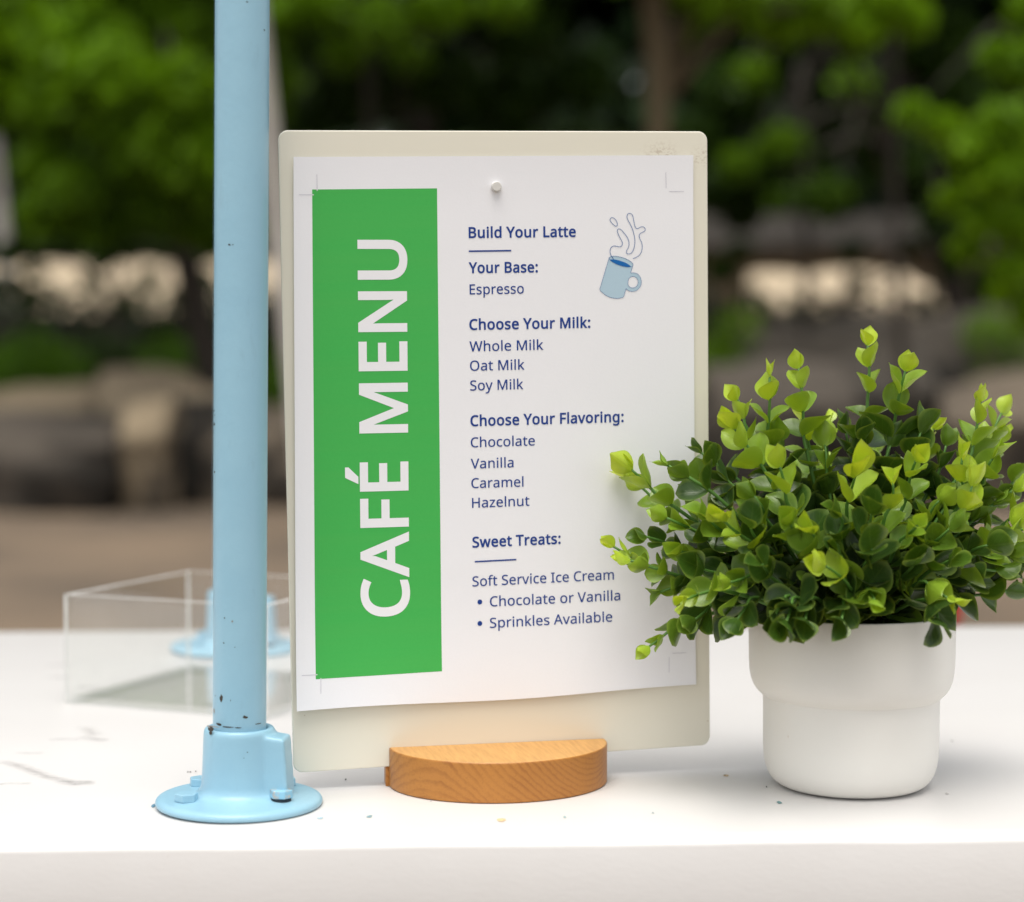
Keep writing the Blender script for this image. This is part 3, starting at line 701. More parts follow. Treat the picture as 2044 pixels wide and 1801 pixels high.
# ------------------------------------------------------------------ menu board on its wooden foot
K = 1.036
yaw, lean_, roll = .2157, .0368, -.022
bw, bh = .2274 * K, .3316 * K
bo = Vector((-.0028 * K, 1.02 * K, EYE - .2148 * K))
Mb = Matrix.Translation(bo) @ Matrix.Rotation(yaw, 4, 'Z') @ Matrix.Rotation(lean_, 4, 'X') @ Matrix.Rotation(roll, 4, 'Y')
Mbi = Mb.inverted()
def bp(px, py, off=0.0):                 # photo position -> board plane coordinates
    o = Mbi @ Vector((0, 0, EYE)); d = Mbi.to_3x3() @ ray(px, py); t = (off - o.y) / d.y; p = o + d * t
    for _ in range(2 if PCN else 0):     # allow for how far the sheet stands off the board
        t = (-sheet_off(p.x, p.z) - o.y) / d.y; p = o + d * t
    return (p.x, p.z)
PCN = []
stand = thing('menu_stand', 'upright cream menu board slotted into a half-round wooden foot', 'menu stand', bo)
stand.rotation_euler = Mb.to_euler()
def rrect(x0, z0, x1, z1_, r, n=8):
    P = []
    for (cx_, cz, a0) in ((x1 - r, z1_ - r, 0), (x0 + r, z1_ - r, 90), (x0 + r, z0 + r, 180), (x1 - r, z0 + r, 270)):
        for i in range(n + 1):
            a = R_(a0 + 90 * i / n); P.append((cx_ + r * math.cos(a), cz + r * math.sin(a)))
    return P
P = rrect(-bw / 2, 0, bw / 2, bh, .0052); TB = .0026
bm = bmesh.new(); A = [bm.verts.new((x, 0, z)) for x, z in P]; B = [bm.verts.new((x, TB, z)) for x, z in P]
bm.faces.new(A); bm.faces.new(list(reversed(B)))
for i in range(len(P)): bm.faces.new((A[i], B[i], B[(i + 1) % len(P)], A[(i + 1) % len(P)]))
bmesh.ops.recalc_face_normals(bm, faces=bm.faces)
o = add('board', bm_mesh(bm, 'board'), m_board(), stand); bevel(o, .0007, 3, 60)
# wooden foot: world-aligned with the board's yaw, half disc with the slot at its back
MWD = m_wood()
pl = on_z(769, 1566, T); pr_ = on_z(1212, 1573, T)
foot_w = .1213
cmid = Matrix.Translation((0, 0, 0)) @ Vector((0, 0, 0))
fcx = (at(768, 1530, bo.y - .02).x + at(1213, 1500, bo.y + .01).x) / 2
# centre of the slot line in the world
tl = (fcx - bo.x) / math.cos(yaw); slot_c = Vector((bo.x + tl * math.cos(yaw), bo.y + tl * math.sin(yaw), T))
FH = .0216
bm = bmesh.new(); n = 64; rx, ry = foot_w / 2, .0530; back = .007
pts = [(-rx, back), (-rx, 0)]
outl = [(rx * math.cos(math.pi + math.pi * i / n), ry * math.sin(math.pi + math.pi * i / n)) for i in range(n + 1)]
outl = [(x, y) if abs(y) > 1e-9 else (x, 0) for x, y in outl]
outl += [(rx, back), (-rx, back)]
outl = outl[:-1] + [(-rx, back)]
# cross-section: top at FH in front of the slot; slot floor lower; thin lip behind
def prism(bm, poly, z0, z1_):
    a = [bm.verts.new((x, y, z0)) for x, y in poly]; b = [bm.verts.new((x, y, z1_)) for x, y in poly]
    bm.faces.new(list(reversed(a))); bm.faces.new(b)
    for i in range(len(poly)): bm.faces.new((a[i], a[(i + 1) % len(poly)], b[(i + 1) % len(poly)], b[i]))
half = [(rx * math.cos(math.pi + math.pi * i / n), ry * math.sin(math.pi + math.pi * i / n)) for i in range(n + 1)]
prism(bm, half, 0, FH)
bmesh.ops.recalc_face_normals(bm, faces=bm.faces)
foot_me = bm_mesh(bm, 'foot'); 
Mf = Matrix.Translation(slot_c) @ Matrix.Rotation(yaw + R_(-.5), 4, 'Z')
foot = add('wooden_foot', foot_me, MWD, stand); foot.matrix_parent_inverse = Matrix(); bpy.context.view_layer.update()
foot.matrix_world = Mf @ Matrix.Translation((0, -.0004, 0.0002)); bevel(foot, .0009, 3, 40)
bm = bmesh.new(); prism(bm, [(-rx, .0002), (rx, .0002), (rx * .985, .012), (-rx * .985, .012)], 0, .0128)
bmesh.ops.recalc_face_normals(bm, faces=bm.faces)
lip = add('foot_back_rail', bm_mesh(bm, 'rail'), MWD, stand); lip.matrix_world = Mf @ Matrix.Translation((-.0018, 0, .0002)); bevel(lip, .0003, 2, 40)

# the printed sheet --------------------------------------------------------
pc = [bp(585, 313.7), bp(1382.3, 310.3), bp(1388, 1366.4), bp(590.3, 1416)]
PCN.append(1)
def sheet_off(x, z):                     # how far the sheet stands off the board
    u = (x - pc[3][0]) / (pc[2][0] - pc[3][0]); v = (z - pc[3][1]) / (pc[0][1] - pc[3][1])
    o = .0004
    o += .0030 * max(0, 1 - v / .22) ** 2 * (.45 + .55 * max(0, 1 - u / .75))
    o += .0012 * max(0, 1 - u / .12) ** 2
    o += .0007 * math.sin(u * 9 + 1) * max(0, 1 - v / .25)
    o += .0006 * max(0, (v - .9) / .1) ** 2
    o += .00022 * (1 + math.sin(u * 5.1 + v * 3.0))
    return o
sheet = thing('menu_sheet', 'white printed cafe menu sheet held on the cream board by a magnet', 'menu', bo)
sheet.rotation_euler = Mb.to_euler()
MPAP = m_paper('white_paper', (.86, .855, .88))
def quad_grid(c, nu, nv, lift, bot_wave=False):
    V = []; FF = []
    for j in range(nv + 1):
        for i in range(nu + 1):
            u = i / nu; v = j / nv
            a = Vector(c[3]).lerp(Vector(c[2]), u); b = Vector(c[0]).lerp(Vector(c[1]), u); p = a.lerp(b, v)
            if bot_wave: p = p + Vector((0, -.0009 * math.sin(u * math.pi) + .0006 * math.sin(u * 9))) * (1 - v) ** 6
            V.append((p.x, -sheet_off(p.x, p.y) - lift, p.y))
    for j in range(nv):
        for i in range(nu):
            a = j * (nu + 1) + i; FF.append((a, a + 1, a + nu + 2, a + nu + 1))
    return V, FF
v, f = quad_grid(pc, 60, 80, 0, True); o = add('paper', pyd('paper', v, f, True), MPAP, sheet)
sm = o.modifiers.new('t', 'SOLIDIFY'); sm.thickness = .00012; sm.offset = 1; o.modifiers.new('e', 'EDGE_SPLIT').split_angle = R_(40)
gc = [bp(623, 378.5), bp(872.3, 376.2), bp(882.2, 1340), bp(630.3, 1356)]
v, f = quad_grid(gc, 24, 80, .00018); add('green_panel', pyd('green_panel', v, f, True), m_green_ink(), sheet)
MNAVY = m_paper('navy_ink', (.008, .045, .25), .6); MWHI = m_paper('unprinted_white', (.86, .855, .88)); MLINE = m_paper('blue_line_ink', (.035, .12, .33), .6)
MMUG = m_paper('pale_blue_ink', (.45, .60, .70), .7); MCOF = m_paper('strong_blue_ink', (.004, .13, .42), .6); MCROP = m_paper('grey_line_ink', (.50, .48, .55), .7)
GL = json.loads('''{" ":[175,[]],":":[180,[[101,278,89,278,78,278,69,282,60,289,52,296,48,308,48,324,48,341,52,353,60,359,69,366,78,369,89,369,101,369,111,366,119,359,127,353,132,341,132,324,132,308,127,296,119,289,111,282],[101,-9,89,-9,78,-9,69,-6,60,1,52,9,48,20,48,36,48,53,52,64,60,71,69,78,78,81,89,81,101,81,111,78,119,71,127,64,132,53,132,36,132,20,127,9,119,1,111,-6]]],"A":[429,[[20,0,0,0,62,161,125,321,187,482,206,482,224,482,242,482,304,321,366,161,428,0,408,0,387,0,366,0,347,49,328,99,308,148,245,148,182,148,118,148,99,99,80,49,61,0,41,0],[156,251,138,202,189,202,240,202,290,202,272,251,254,299,236,347,235,351,233,357,230,367,227,376,224,386,221,396,218,406,215,414,214,419,210,405,207,392,203,378,199,365,195,355,193,347,175,299]]],"B":[437,[[121,0,65,0,65,160,65,320,65,480,111,480,156,480,202,480,262,480,307,471,338,453,369,435,384,405,384,361,384,332,376,309,361,290,345,272,322,260,293,255,293,253,293,252,293,251,313,248,331,242,348,234,364,225,377,213,386,197,396,182,400,161,400,136,400,93,385,59,356,36,326,12,285,0,234,0,178,0],[126,326,126,275,155,275,185,275,214,275,255,275,284,282,299,295,314,308,322,328,322,354,322,380,312,399,294,411,275,422,246,428,205,428,178,428,152,428,126,428,126,377],[126,109,126,51,158,51,190,51,222,51,265,51,294,59,311,76,328,92,336,114,336,141,336,166,327,186,310,202,293,217,262,225,218,225,187,225,156,225,126,225,126,167]]],"C":[424,[[288,-7,261,-7,212,-7,172,3,139,24,106,44,82,72,65,109,49,147,41,190,41,240,41,289,50,331,67,368,85,405,111,434,146,455,180,476,222,486,271,486,322,486,366,477,404,458,396,441,388,424,379,407,365,414,348,420,330,425,312,430,292,433,271,433,219,433,179,416,149,381,120,347,105,300,105,240,105,180,119,133,146,98,174,64,215,46,270,46,291,46,311,48,330,52,349,55,367,60,385,65,385,48,385,30,385,13,367,6,348,1,329,-2,310,-5]]],"E":[373,[[154,0,65,0,65,160,65,320,65,480,154,480,244,480,333,480,333,462,333,444,333,426,264,426,195,426,126,426,126,377,126,327,126,277,191,277,256,277,321,277,321,259,321,242,321,224,256,224,191,224,126,224,126,167,126,110,126,53,195,53,264,53,333,53,333,35,333,18,333,0,244,0]]],"F":[349,[[85,0,65,0,65,160,65,320,65,480,154,480,244,480,333,480,333,462,333,444,333,426,264,426,195,426,126,426,126,370,126,313,126,257,191,257,255,257,320,257,320,239,320,221,320,203,255,203,191,203,126,203,126,136,126,68,126,0,105,0]]],"H":[498,[[85,0,65,0,65,160,65,320,65,480,85,480,105,480,126,480,126,412,126,344,126,277,208,277,289,277,371,277,371,344,371,412,371,480,392,480,412,480,432,480,432,320,432,160,432,0,412,0,392,0,371,0,371,75,371,149,371,224,289,224,208,224,126,224,126,149,126,75,126,0,105,0]]],"I":[228,[[85,0,27,0,27,12,27,23,27,35,46,39,64,43,83,48,83,176,83,303,83,431,64,436,46,440,27,445,27,456,27,468,27,480,85,480,142,480,200,480,200,468,200,456,200,445,181,440,163,436,144,431,144,303,144,176,144,48,163,43,181,39,200,35,200,23,200,12,200,0,142,0]]],"L":[352,[[155,0,65,0,65,160,65,320,65,480,85,480,105,480,126,480,126,338,126,196,126,54,195,54,265,54,335,54,335,36,335,18,335,0,245,0]]],"M":[609,[[84,0,65,0,65,160,65,320,65,480,95,480,125,480,154,480,204,349,253,218,302,87,303,87,304,87,305,87,355,218,405,349,455,480,485,480,514,480,544,480,544,320,544,160,544,0,524,0,504,0,484,0,484,98,484,197,484,295,484,318,485,341,486,364,487,387,488,405,489,420,488,420,487,420,486,420,433,280,380,140,326,0,310,0,293,0,277,0,224,140,171,280,119,420,118,420,117,420,116,420,118,407,119,388,120,364,120,341,121,316,121,291,121,194,121,97,121,0,102,0]]],"N":[510,[[84,0,65,0,65,160,65,320,65,480,88,480,112,480,135,480,220,347,306,215,391,83,392,83,393,83,394,83,393,90,393,101,392,115,391,129,391,145,390,162,389,179,389,195,389,209,389,299,389,389,389,480,408,480,426,480,445,480,445,320,445,160,445,0,422,0,398,0,375,0,289,133,204,266,118,398,117,398,116,398,116,398,117,383,118,363,119,340,120,317,121,293,121,268,121,179,121,89,121,0,102,0]]],"O":[525,[[311,-7,263,-7,213,-7,172,4,139,24,106,45,81,74,65,111,49,148,41,191,41,241,41,290,49,333,65,370,81,407,106,435,139,456,172,477,213,487,263,487,311,487,351,477,384,456,417,436,442,407,458,370,475,333,484,290,484,240,484,191,475,147,458,110,442,74,417,45,384,24,351,4],[208,46,263,46,317,46,357,63,382,98,407,132,420,180,420,240,420,301,407,348,382,382,357,417,317,434,263,434,209,434,169,417,143,382,118,348,105,301,105,240,105,180,118,132,143,98,169,63]]],"S":[369,[[218,-7,166,-7,139,-7,114,-5,91,-1,69,3,49,9,34,16,34,35,34,55,34,74,50,67,70,60,94,54,118,49,143,46,169,46,204,46,231,53,249,66,268,80,277,99,277,123,277,139,273,152,267,163,260,173,248,183,232,192,216,202,193,211,164,222,123,236,92,255,72,276,51,298,40,327,40,364,40,390,47,411,60,429,73,448,91,462,114,471,137,481,163,486,193,486,220,486,244,484,266,479,288,474,308,467,326,459,319,442,313,425,307,408,290,415,272,421,253,426,233,431,213,433,192,433,162,433,139,427,124,414,109,401,101,384,101,363,101,347,105,334,111,323,118,312,129,303,144,294,160,286,180,276,206,267,234,256,258,245,278,233,297,222,312,207,322,191,332,174,337,153,337,128,337,86,322,53,291,29,260,5]]],"T":[373,[[177,0,156,0,156,142,156,284,156,426,107,426,57,426,7,426,7,444,7,462,7,480,126,480,246,480,366,480,366,462,366,444,366,426,316,426,267,426,217,426,217,284,217,142,217,0,197,0]]],"U":[491,[[286,-7,243,-7,184,-7,138,10,107,42,76,74,60,117,60,171,60,274,60,377,60,480,81,480,101,480,121,480,121,376,121,272,121,169,121,130,131,99,152,78,173,56,204,46,246,46,290,46,321,57,341,80,360,103,370,133,370,169,370,273,370,376,370,480,390,480,410,480,430,480,430,376,430,273,430,169,430,136,423,106,410,80,396,53,376,32,348,16,321,1]]],"V":[403,[[191,0,171,0,114,160,57,320,0,480,21,480,42,480,63,480,99,377,135,274,171,172,178,152,184,134,189,117,194,99,198,83,201,67,205,83,209,99,214,117,218,134,225,153,232,173,268,275,303,377,339,480,360,480,382,480,403,480,346,320,289,160,232,0,212,0]]],"W":[625,[[155,0,135,0,93,160,50,320,8,480,29,480,50,480,71,480,96,382,121,284,146,187,151,166,156,146,160,127,163,108,166,90,169,73,171,90,174,109,179,130,183,150,188,170,194,190,222,287,251,383,279,480,300,480,320,480,341,480,370,382,400,285,429,188,435,167,441,147,445,127,450,106,453,88,455,73,458,89,461,107,465,127,469,146,473,166,479,187,503,285,528,382,553,480,574,480,595,480,616,480,573,320,531,160,488,0,468,0,448,0,427,0,396,105,365,210,334,314,330,327,327,340,323,353,319,366,317,378,314,388,312,398,310,405,310,409,309,403,307,391,303,372,298,353,293,333,287,312,257,208,226,104,196,0,176,0]]],"Y":[380,[[180,0,160,0,160,61,160,122,160,183,107,282,53,381,0,480,22,480,44,480,66,480,107,401,149,322,190,244,232,322,273,401,315,480,337,480,358,480,380,480,327,382,274,284,220,186,220,124,220,62,220,0,200,0]]],"a":[377,[[175,-7,144,-7,112,-7,85,2,63,19,42,36,31,63,31,100,31,136,45,164,73,183,101,202,145,213,203,215,224,216,244,216,265,217,265,224,265,231,265,238,265,268,258,289,245,301,232,313,214,318,190,318,171,318,153,316,136,310,119,304,103,298,89,291,83,306,77,320,71,335,86,344,105,351,126,357,148,363,170,366,193,366,237,366,270,356,291,337,312,318,322,287,322,245,322,163,322,82,322,0,308,0,294,0,279,0,276,17,272,34,268,51,267,51,266,51,265,51,250,31,233,17,216,7,199,-2],[139,41,158,41,188,41,214,49,234,66,254,83,264,109,264,144,264,154,264,165,264,176,246,175,229,175,211,174,166,172,135,165,118,152,101,140,92,122,92,99,92,79,98,64,110,55,123,46]]],"b":[413,[[272,-7,228,-7,199,-7,176,-2,158,9,141,19,126,31,116,46,115,46,113,46,111,46,107,30,103,15,99,0,85,0,71,0,57,0,57,170,57,340,57,510,77,510,96,510,116,510,116,469,116,428,116,386,116,371,116,357,115,344,115,330,114,320,113,312,114,312,115,312,116,312,126,328,141,340,158,351,176,361,199,366,228,366,272,366,308,350,335,319,363,288,376,242,376,180,376,118,362,72,335,40,308,9],[180,42,219,42,251,42,275,54,291,78,307,102,315,136,315,181,315,272,283,317,218,317,180,317,153,306,138,284,124,262,116,228,116,182,116,181,116,180,116,179,116,135,123,101,138,78,153,54]]],"c":[322,[[222,-7,201,-7,170,-7,141,0,117,13,92,26,72,46,58,73,44,101,37,135,37,178,37,222,44,258,59,286,74,314,94,334,119,347,145,360,173,367,206,367,224,367,242,365,259,361,276,357,289,353,300,347,294,331,288,315,282,298,271,302,259,306,244,310,230,313,217,315,204,315,133,315,98,270,98,179,98,135,107,102,124,79,141,56,167,44,201,44,221,44,238,46,253,50,268,54,282,59,294,65,294,48,294,30,294,13,282,6,269,2,254,-2,240,-5]]],"d":[413,[[213,-7,185,-7,140,-7,104,9,77,40,50,71,37,118,37,179,37,241,50,288,78,319,105,351,141,367,185,367,213,367,236,362,254,351,271,341,286,328,297,314,298,314,300,314,301,314,300,319,300,328,299,339,297,351,297,360,297,367,297,415,297,463,297,510,317,510,336,510,356,510,356,340,356,170,356,0,340,0,324,0,308,0,305,16,302,32,300,48,299,48,298,48,297,48,286,33,272,20,254,9,236,-1],[162,42,194,42,232,42,259,53,274,74,290,94,298,126,298,168,298,171,298,175,298,179,298,223,290,258,275,282,261,306,233,318,193,318,162,318,138,305,122,280,106,254,98,221,98,178,98,135,106,102,122,78,138,54]]],"e":[379,[[235,-7,210,-7,176,-7,146,0,120,14,94,28,73,49,59,76,44,104,37,137,37,177,37,217,44,251,57,279,70,307,89,329,112,344,136,359,164,367,196,367,227,367,254,360,276,347,298,333,315,314,327,290,339,265,345,237,345,204,345,192,345,180,345,169,262,169,180,169,98,169,99,128,109,97,129,76,149,54,177,44,213,44,236,44,256,46,274,50,291,54,310,60,328,69,328,51,328,34,328,17,310,9,292,3,274,-1,256,-5],[103,248,99,216,161,216,222,216,283,216,283,246,276,271,262,290,247,309,225,318,195,318,167,318,145,309,129,291,112,273]]],"f":[231,[[93,0,73,0,73,105,73,210,73,314,52,314,31,314,10,314,10,323,10,333,10,342,31,349,52,355,73,362,73,369,73,376,73,383,73,429,84,463,104,483,125,504,153,514,190,514,204,514,217,513,229,510,241,508,251,505,260,502,255,486,250,471,244,455,237,458,229,460,220,462,210,464,201,465,191,465,171,465,156,459,147,446,137,432,132,412,132,383,132,376,132,368,132,360,163,360,193,360,223,360,223,345,223,330,223,314,193,314,163,314,132,314,132,210,132,105,132,0,113,0]]],"g":[413,[[250,-161,195,-161,142,-161,99,-154,65,-138,65,-120,65,-102,65,-84,101,-103,145,-112,198,-112,229,-112,253,-103,271,-85,289,-67,298,-42,298,-11,298,-6,298,-1,298,3,298,9,298,16,298,27,299,37,299,44,300,48,299,48,298,48,297,48,273,11,236,-7,185,-7,139,-7,102,10,76,42,50,75,37,121,37,179,37,237,50,282,76,316,102,350,139,367,185,367,208,367,230,362,249,353,268,344,284,331,298,312,299,312,300,312,301,312,304,328,306,344,309,360,325,360,340,360,356,360,356,238,356,116,356,-6,356,-58,343,-96,317,-122,290,-148],[163,42,194,42,230,42,257,51,273,71,290,90,298,122,298,165,298,170,298,175,298,179,298,229,290,264,273,285,256,306,229,317,193,317,163,317,139,305,123,281,106,257,98,223,98,179,98,134,106,100,123,77,139,53]]],"h":[415,[[77,0,57,0,57,170,57,340,57,510,77,510,96,510,116,510,116,460,116,411,116,361,116,343,115,326,113,310,114,310,116,310,117,310,128,329,144,343,164,352,184,361,206,366,229,366,273,366,306,356,328,335,350,314,361,281,361,234,361,156,361,78,361,0,341,0,322,0,302,0,302,77,302,154,302,230,302,288,275,317,222,317,181,317,154,306,139,283,124,260,116,228,116,186,116,124,116,62,116,0,96,0]]],"i":[173,[[96,420,87,420,77,420,69,423,62,429,56,435,52,445,52,457,52,470,56,480,62,486,69,492,77,495,87,495,96,495,104,492,111,486,118,480,122,470,122,457,122,445,118,435,111,429,104,423],[77,0,57,0,57,120,57,240,57,360,77,360,96,360,116,360,116,240,116,120,116,0,96,0]]],"k":[359,[[77,0,57,0,57,170,57,340,57,510,77,510,96,510,116,510,116,422,116,333,116,244,116,237,115,227,115,216,114,204,114,194,113,185,114,185,115,185,116,185,118,189,122,194,128,201,133,208,138,214,144,221,150,228,154,234,158,238,197,279,235,319,273,360,296,360,319,360,343,360,294,309,245,257,197,206,249,137,301,69,353,0,329,0,305,0,281,0,240,56,198,112,156,168,143,156,129,144,116,132,116,88,116,44,116,0,96,0]]],"l":[173,[[77,0,57,0,57,170,57,340,57,510,77,510,96,510,116,510,116,340,116,170,116,0,96,0]]],"m":[628,[[77,0,57,0,57,120,57,240,57,360,73,360,89,360,105,360,108,344,111,327,113,311,115,311,116,311,117,311,128,330,143,344,162,353,181,362,201,367,223,367,279,367,316,347,333,306,334,306,335,306,336,306,349,327,365,342,386,352,407,362,429,367,452,367,493,367,523,356,543,335,563,315,574,281,574,234,574,156,574,78,574,0,554,0,535,0,515,0,515,77,515,154,515,232,515,289,491,317,442,317,407,317,382,307,367,287,352,267,345,237,345,199,345,133,345,66,345,0,325,0,306,0,286,0,286,77,286,154,286,232,286,289,261,317,212,317,176,317,151,306,137,283,123,261,116,229,116,187,116,124,116,62,116,0,96,0]]],"n":[415,[[77,0,57,0,57,120,57,240,57,360,73,360,89,360,105,360,108,344,111,327,113,311,115,311,116,311,117,311,128,330,145,344,165,353,186,362,208,367,230,367,273,367,306,356,328,335,350,315,361,281,361,234,361,156,361,78,361,0,341,0,322,0,302,0,302,77,302,154,302,230,302,288,275,317,222,317,182,317,154,306,139,283,124,261,116,229,116,187,116,124,116,62,116,0,96,0]]],"o":[406,[[254,-7,202,-7,170,-7,142,1,117,15,92,30,73,51,58,79,44,107,37,141,37,181,37,240,52,286,82,318,112,351,153,367,204,367,237,367,266,359,290,345,315,330,335,309,349,282,363,254,370,221,370,181,370,121,355,75,325,42,294,10],[167,42,203,42,240,42,266,55,283,80,300,104,309,138,309,181,309,223,300,257,283,281,266,305,240,317,203,317,166,317,139,305,123,281,106,257,98,223,98,181,98,138,106,104,123,80,140,55]]],"p":[413,[[77,-161,57,-161,57,13,57,186,57,360,73,360,89,360,105,360,108,344,111,327,113,311,114,311,115,311,116,311,127,327,141,340,158,351,176,361,199,367,228,367,273,367,308,351,335,320,363,289,376,243,376,181,376,119,363,73,335,41,308,9,272,-7,228,-7,200,-7,177,-1,159,9,141,20,126,32,116,46,115,46,113,46,112,46,113,38,114,28,115,17,116,5,116,-5,116,-13,116,-63,116,-112,116,-161,96,-161],[180,42,219,42,241,42,259,48,273,60,287,73,298,89,305,110,312,131,315,154,315,181,315,223,307,255,291,280,275,305,251,317,218,317,181,317,155,307,140,286,125,266,117,234,116,192,116,188,116,184,116,181,116,136,123,102,138,78,153,54]]],"r":[277,[[77,0,57,0,57,120,57,240,57,360,73,360,89,360,105,360,108,338,110,316,112,294,113,294,114,294,115,294,126,314,141,331,160,345,178,360,200,367,225,367,232,367,239,366,247,366,255,365,261,364,267,363,265,345,262,326,260,308,254,310,248,311,241,312,234,313,227,313,221,313,203,313,185,308,169,298,153,288,140,274,131,256,121,237,116,216,116,192,116,128,116,64,116,0,96,0]]],"s":[322,[[192,-7,148,-7,123,-7,101,-5,83,-1,65,3,49,9,35,16,35,34,35,52,35,70,49,63,67,56,87,50,107,44,128,41,149,41,179,41,201,46,214,55,228,65,234,78,234,94,234,103,232,111,227,118,222,125,213,133,200,140,188,147,169,155,146,164,122,173,103,182,86,191,69,200,57,210,48,223,39,236,34,252,34,271,34,302,47,325,72,342,96,358,129,367,169,367,191,367,212,365,231,360,250,356,268,350,284,343,277,327,271,311,264,296,249,302,233,307,216,312,200,316,183,318,165,318,141,318,123,314,110,307,97,299,91,288,91,275,91,265,94,256,99,249,105,243,115,236,129,229,142,223,160,215,183,206,206,198,226,189,242,180,258,170,270,160,279,147,287,135,291,119,291,99,291,64,278,38,253,20,227,2]]],"t":[242,[[178,-7,167,-7,148,-7,131,-3,115,3,99,10,86,21,77,37,67,53,62,76,62,105,62,175,62,244,62,314,45,314,28,314,11,314,11,324,11,333,11,343,28,350,45,358,62,366,70,392,78,417,86,443,98,443,109,443,121,443,121,415,121,388,121,360,156,360,190,360,225,360,225,345,225,330,225,314,190,314,156,314,121,314,121,245,121,176,121,106,121,84,126,68,137,57,147,47,161,42,177,42,186,42,195,42,205,44,214,46,222,47,228,49,228,34,228,19,228,4,221,1,212,-2,201,-4,189,-6]]],"u":[415,[[207,-7,184,-7,141,-7,108,4,86,25,64,45,53,79,53,124,53,203,53,281,53,360,73,360,93,360,113,360,113,283,113,206,113,128,113,71,139,42,193,42,233,42,260,54,276,76,291,98,299,131,299,173,299,235,299,298,299,360,319,360,338,360,358,360,358,240,358,120,358,0,342,0,326,0,310,0,307,16,304,32,301,48,300,48,299,48,298,48,287,29,270,15,250,6,229,-2]]],"v":[341,[[159,0,136,0,91,120,45,240,0,360,21,360,42,360,63,360,89,289,114,218,140,148,143,138,147,127,151,115,155,103,159,91,162,80,165,69,167,60,169,52,169,52,170,52,171,52,173,60,176,69,179,81,182,92,186,103,190,116,195,128,198,138,201,148,227,218,253,289,278,360,299,360,320,360,341,360,296,240,250,120,204,0,182,0]]],"w":[528,[[128,1,106,1,73,121,40,241,7,361,28,361,48,361,69,361,85,297,102,233,118,169,123,149,128,130,132,110,137,90,140,74,142,61,143,61,143,61,144,61,146,69,148,78,151,89,153,101,156,112,159,125,162,137,165,148,169,158,190,225,211,293,232,361,254,361,275,361,297,361,317,293,338,225,359,158,364,143,368,126,373,108,378,90,381,75,383,62,384,62,385,62,385,62,387,73,390,88,395,108,399,128,404,148,410,169,426,233,443,297,460,361,480,361,500,361,520,361,487,241,454,121,420,1,397,1,374,1,351,1,331,68,310,136,289,203,284,222,279,240,274,258,270,275,267,289,265,299,264,299,263,299,262,299,260,289,257,275,253,258,249,240,244,222,238,203,216,135,195,68,173,1,151,1]]],"y":[343,[[91,-161,56,-161,46,-161,36,-161,28,-160,20,-158,13,-157,7,-156,7,-140,7,-124,7,-109,12,-110,18,-111,25,-111,32,-112,39,-113,47,-113,68,-113,84,-107,97,-95,109,-84,119,-68,127,-49,133,-33,139,-17,146,-1,97,119,49,240,1,360,22,360,43,360,64,360,90,292,116,223,142,155,148,137,154,120,160,104,165,87,169,72,172,57,173,57,174,57,175,57,177,68,181,83,187,101,193,119,199,137,206,156,230,224,254,292,279,360,300,360,321,360,343,360,291,223,239,87,187,-50,175,-84,159,-111,139,-131,119,-151]]],"z":[316,[[114,0,26,0,26,13,26,26,26,39,91,131,155,223,220,314,159,314,98,314,38,314,38,330,38,345,38,360,120,360,202,360,285,360,285,345,285,330,285,316,221,226,158,136,94,46,159,46,224,46,289,46,289,30,289,15,289,0,202,0]]],"\\u00c9":[373,[[154,0,65,0,65,160,65,320,65,480,154,480,244,480,333,480,333,462,333,444,333,426,264,426,195,426,126,426,126,377,126,327,126,277,191,277,256,277,321,277,321,259,321,242,321,224,256,224,191,224,126,224,126,167,126,110,126,53,195,53,264,53,333,53,333,35,333,18,333,0,244,0],[167,528,153,528,170,563,188,599,205,634,232,634,258,634,285,634,285,629,285,625,285,620,255,589,226,559,196,528,182,528]]]}''')
CAP = .4795
def lift_mesh(me, P0, ex, ez, sx_, sz_, lift):
    for v in me.vertices:
        p = P0 + ex * (v.co.x * sx_) + ez * (v.co.y * sz_); v.co = Vector((p.x, -sheet_off(p.x, p.y) - lift, p.y))
def text_width(s, track=0):
    return sum(GL[c][0] / 1000 + track for c in s) - track - (.045 + .03)
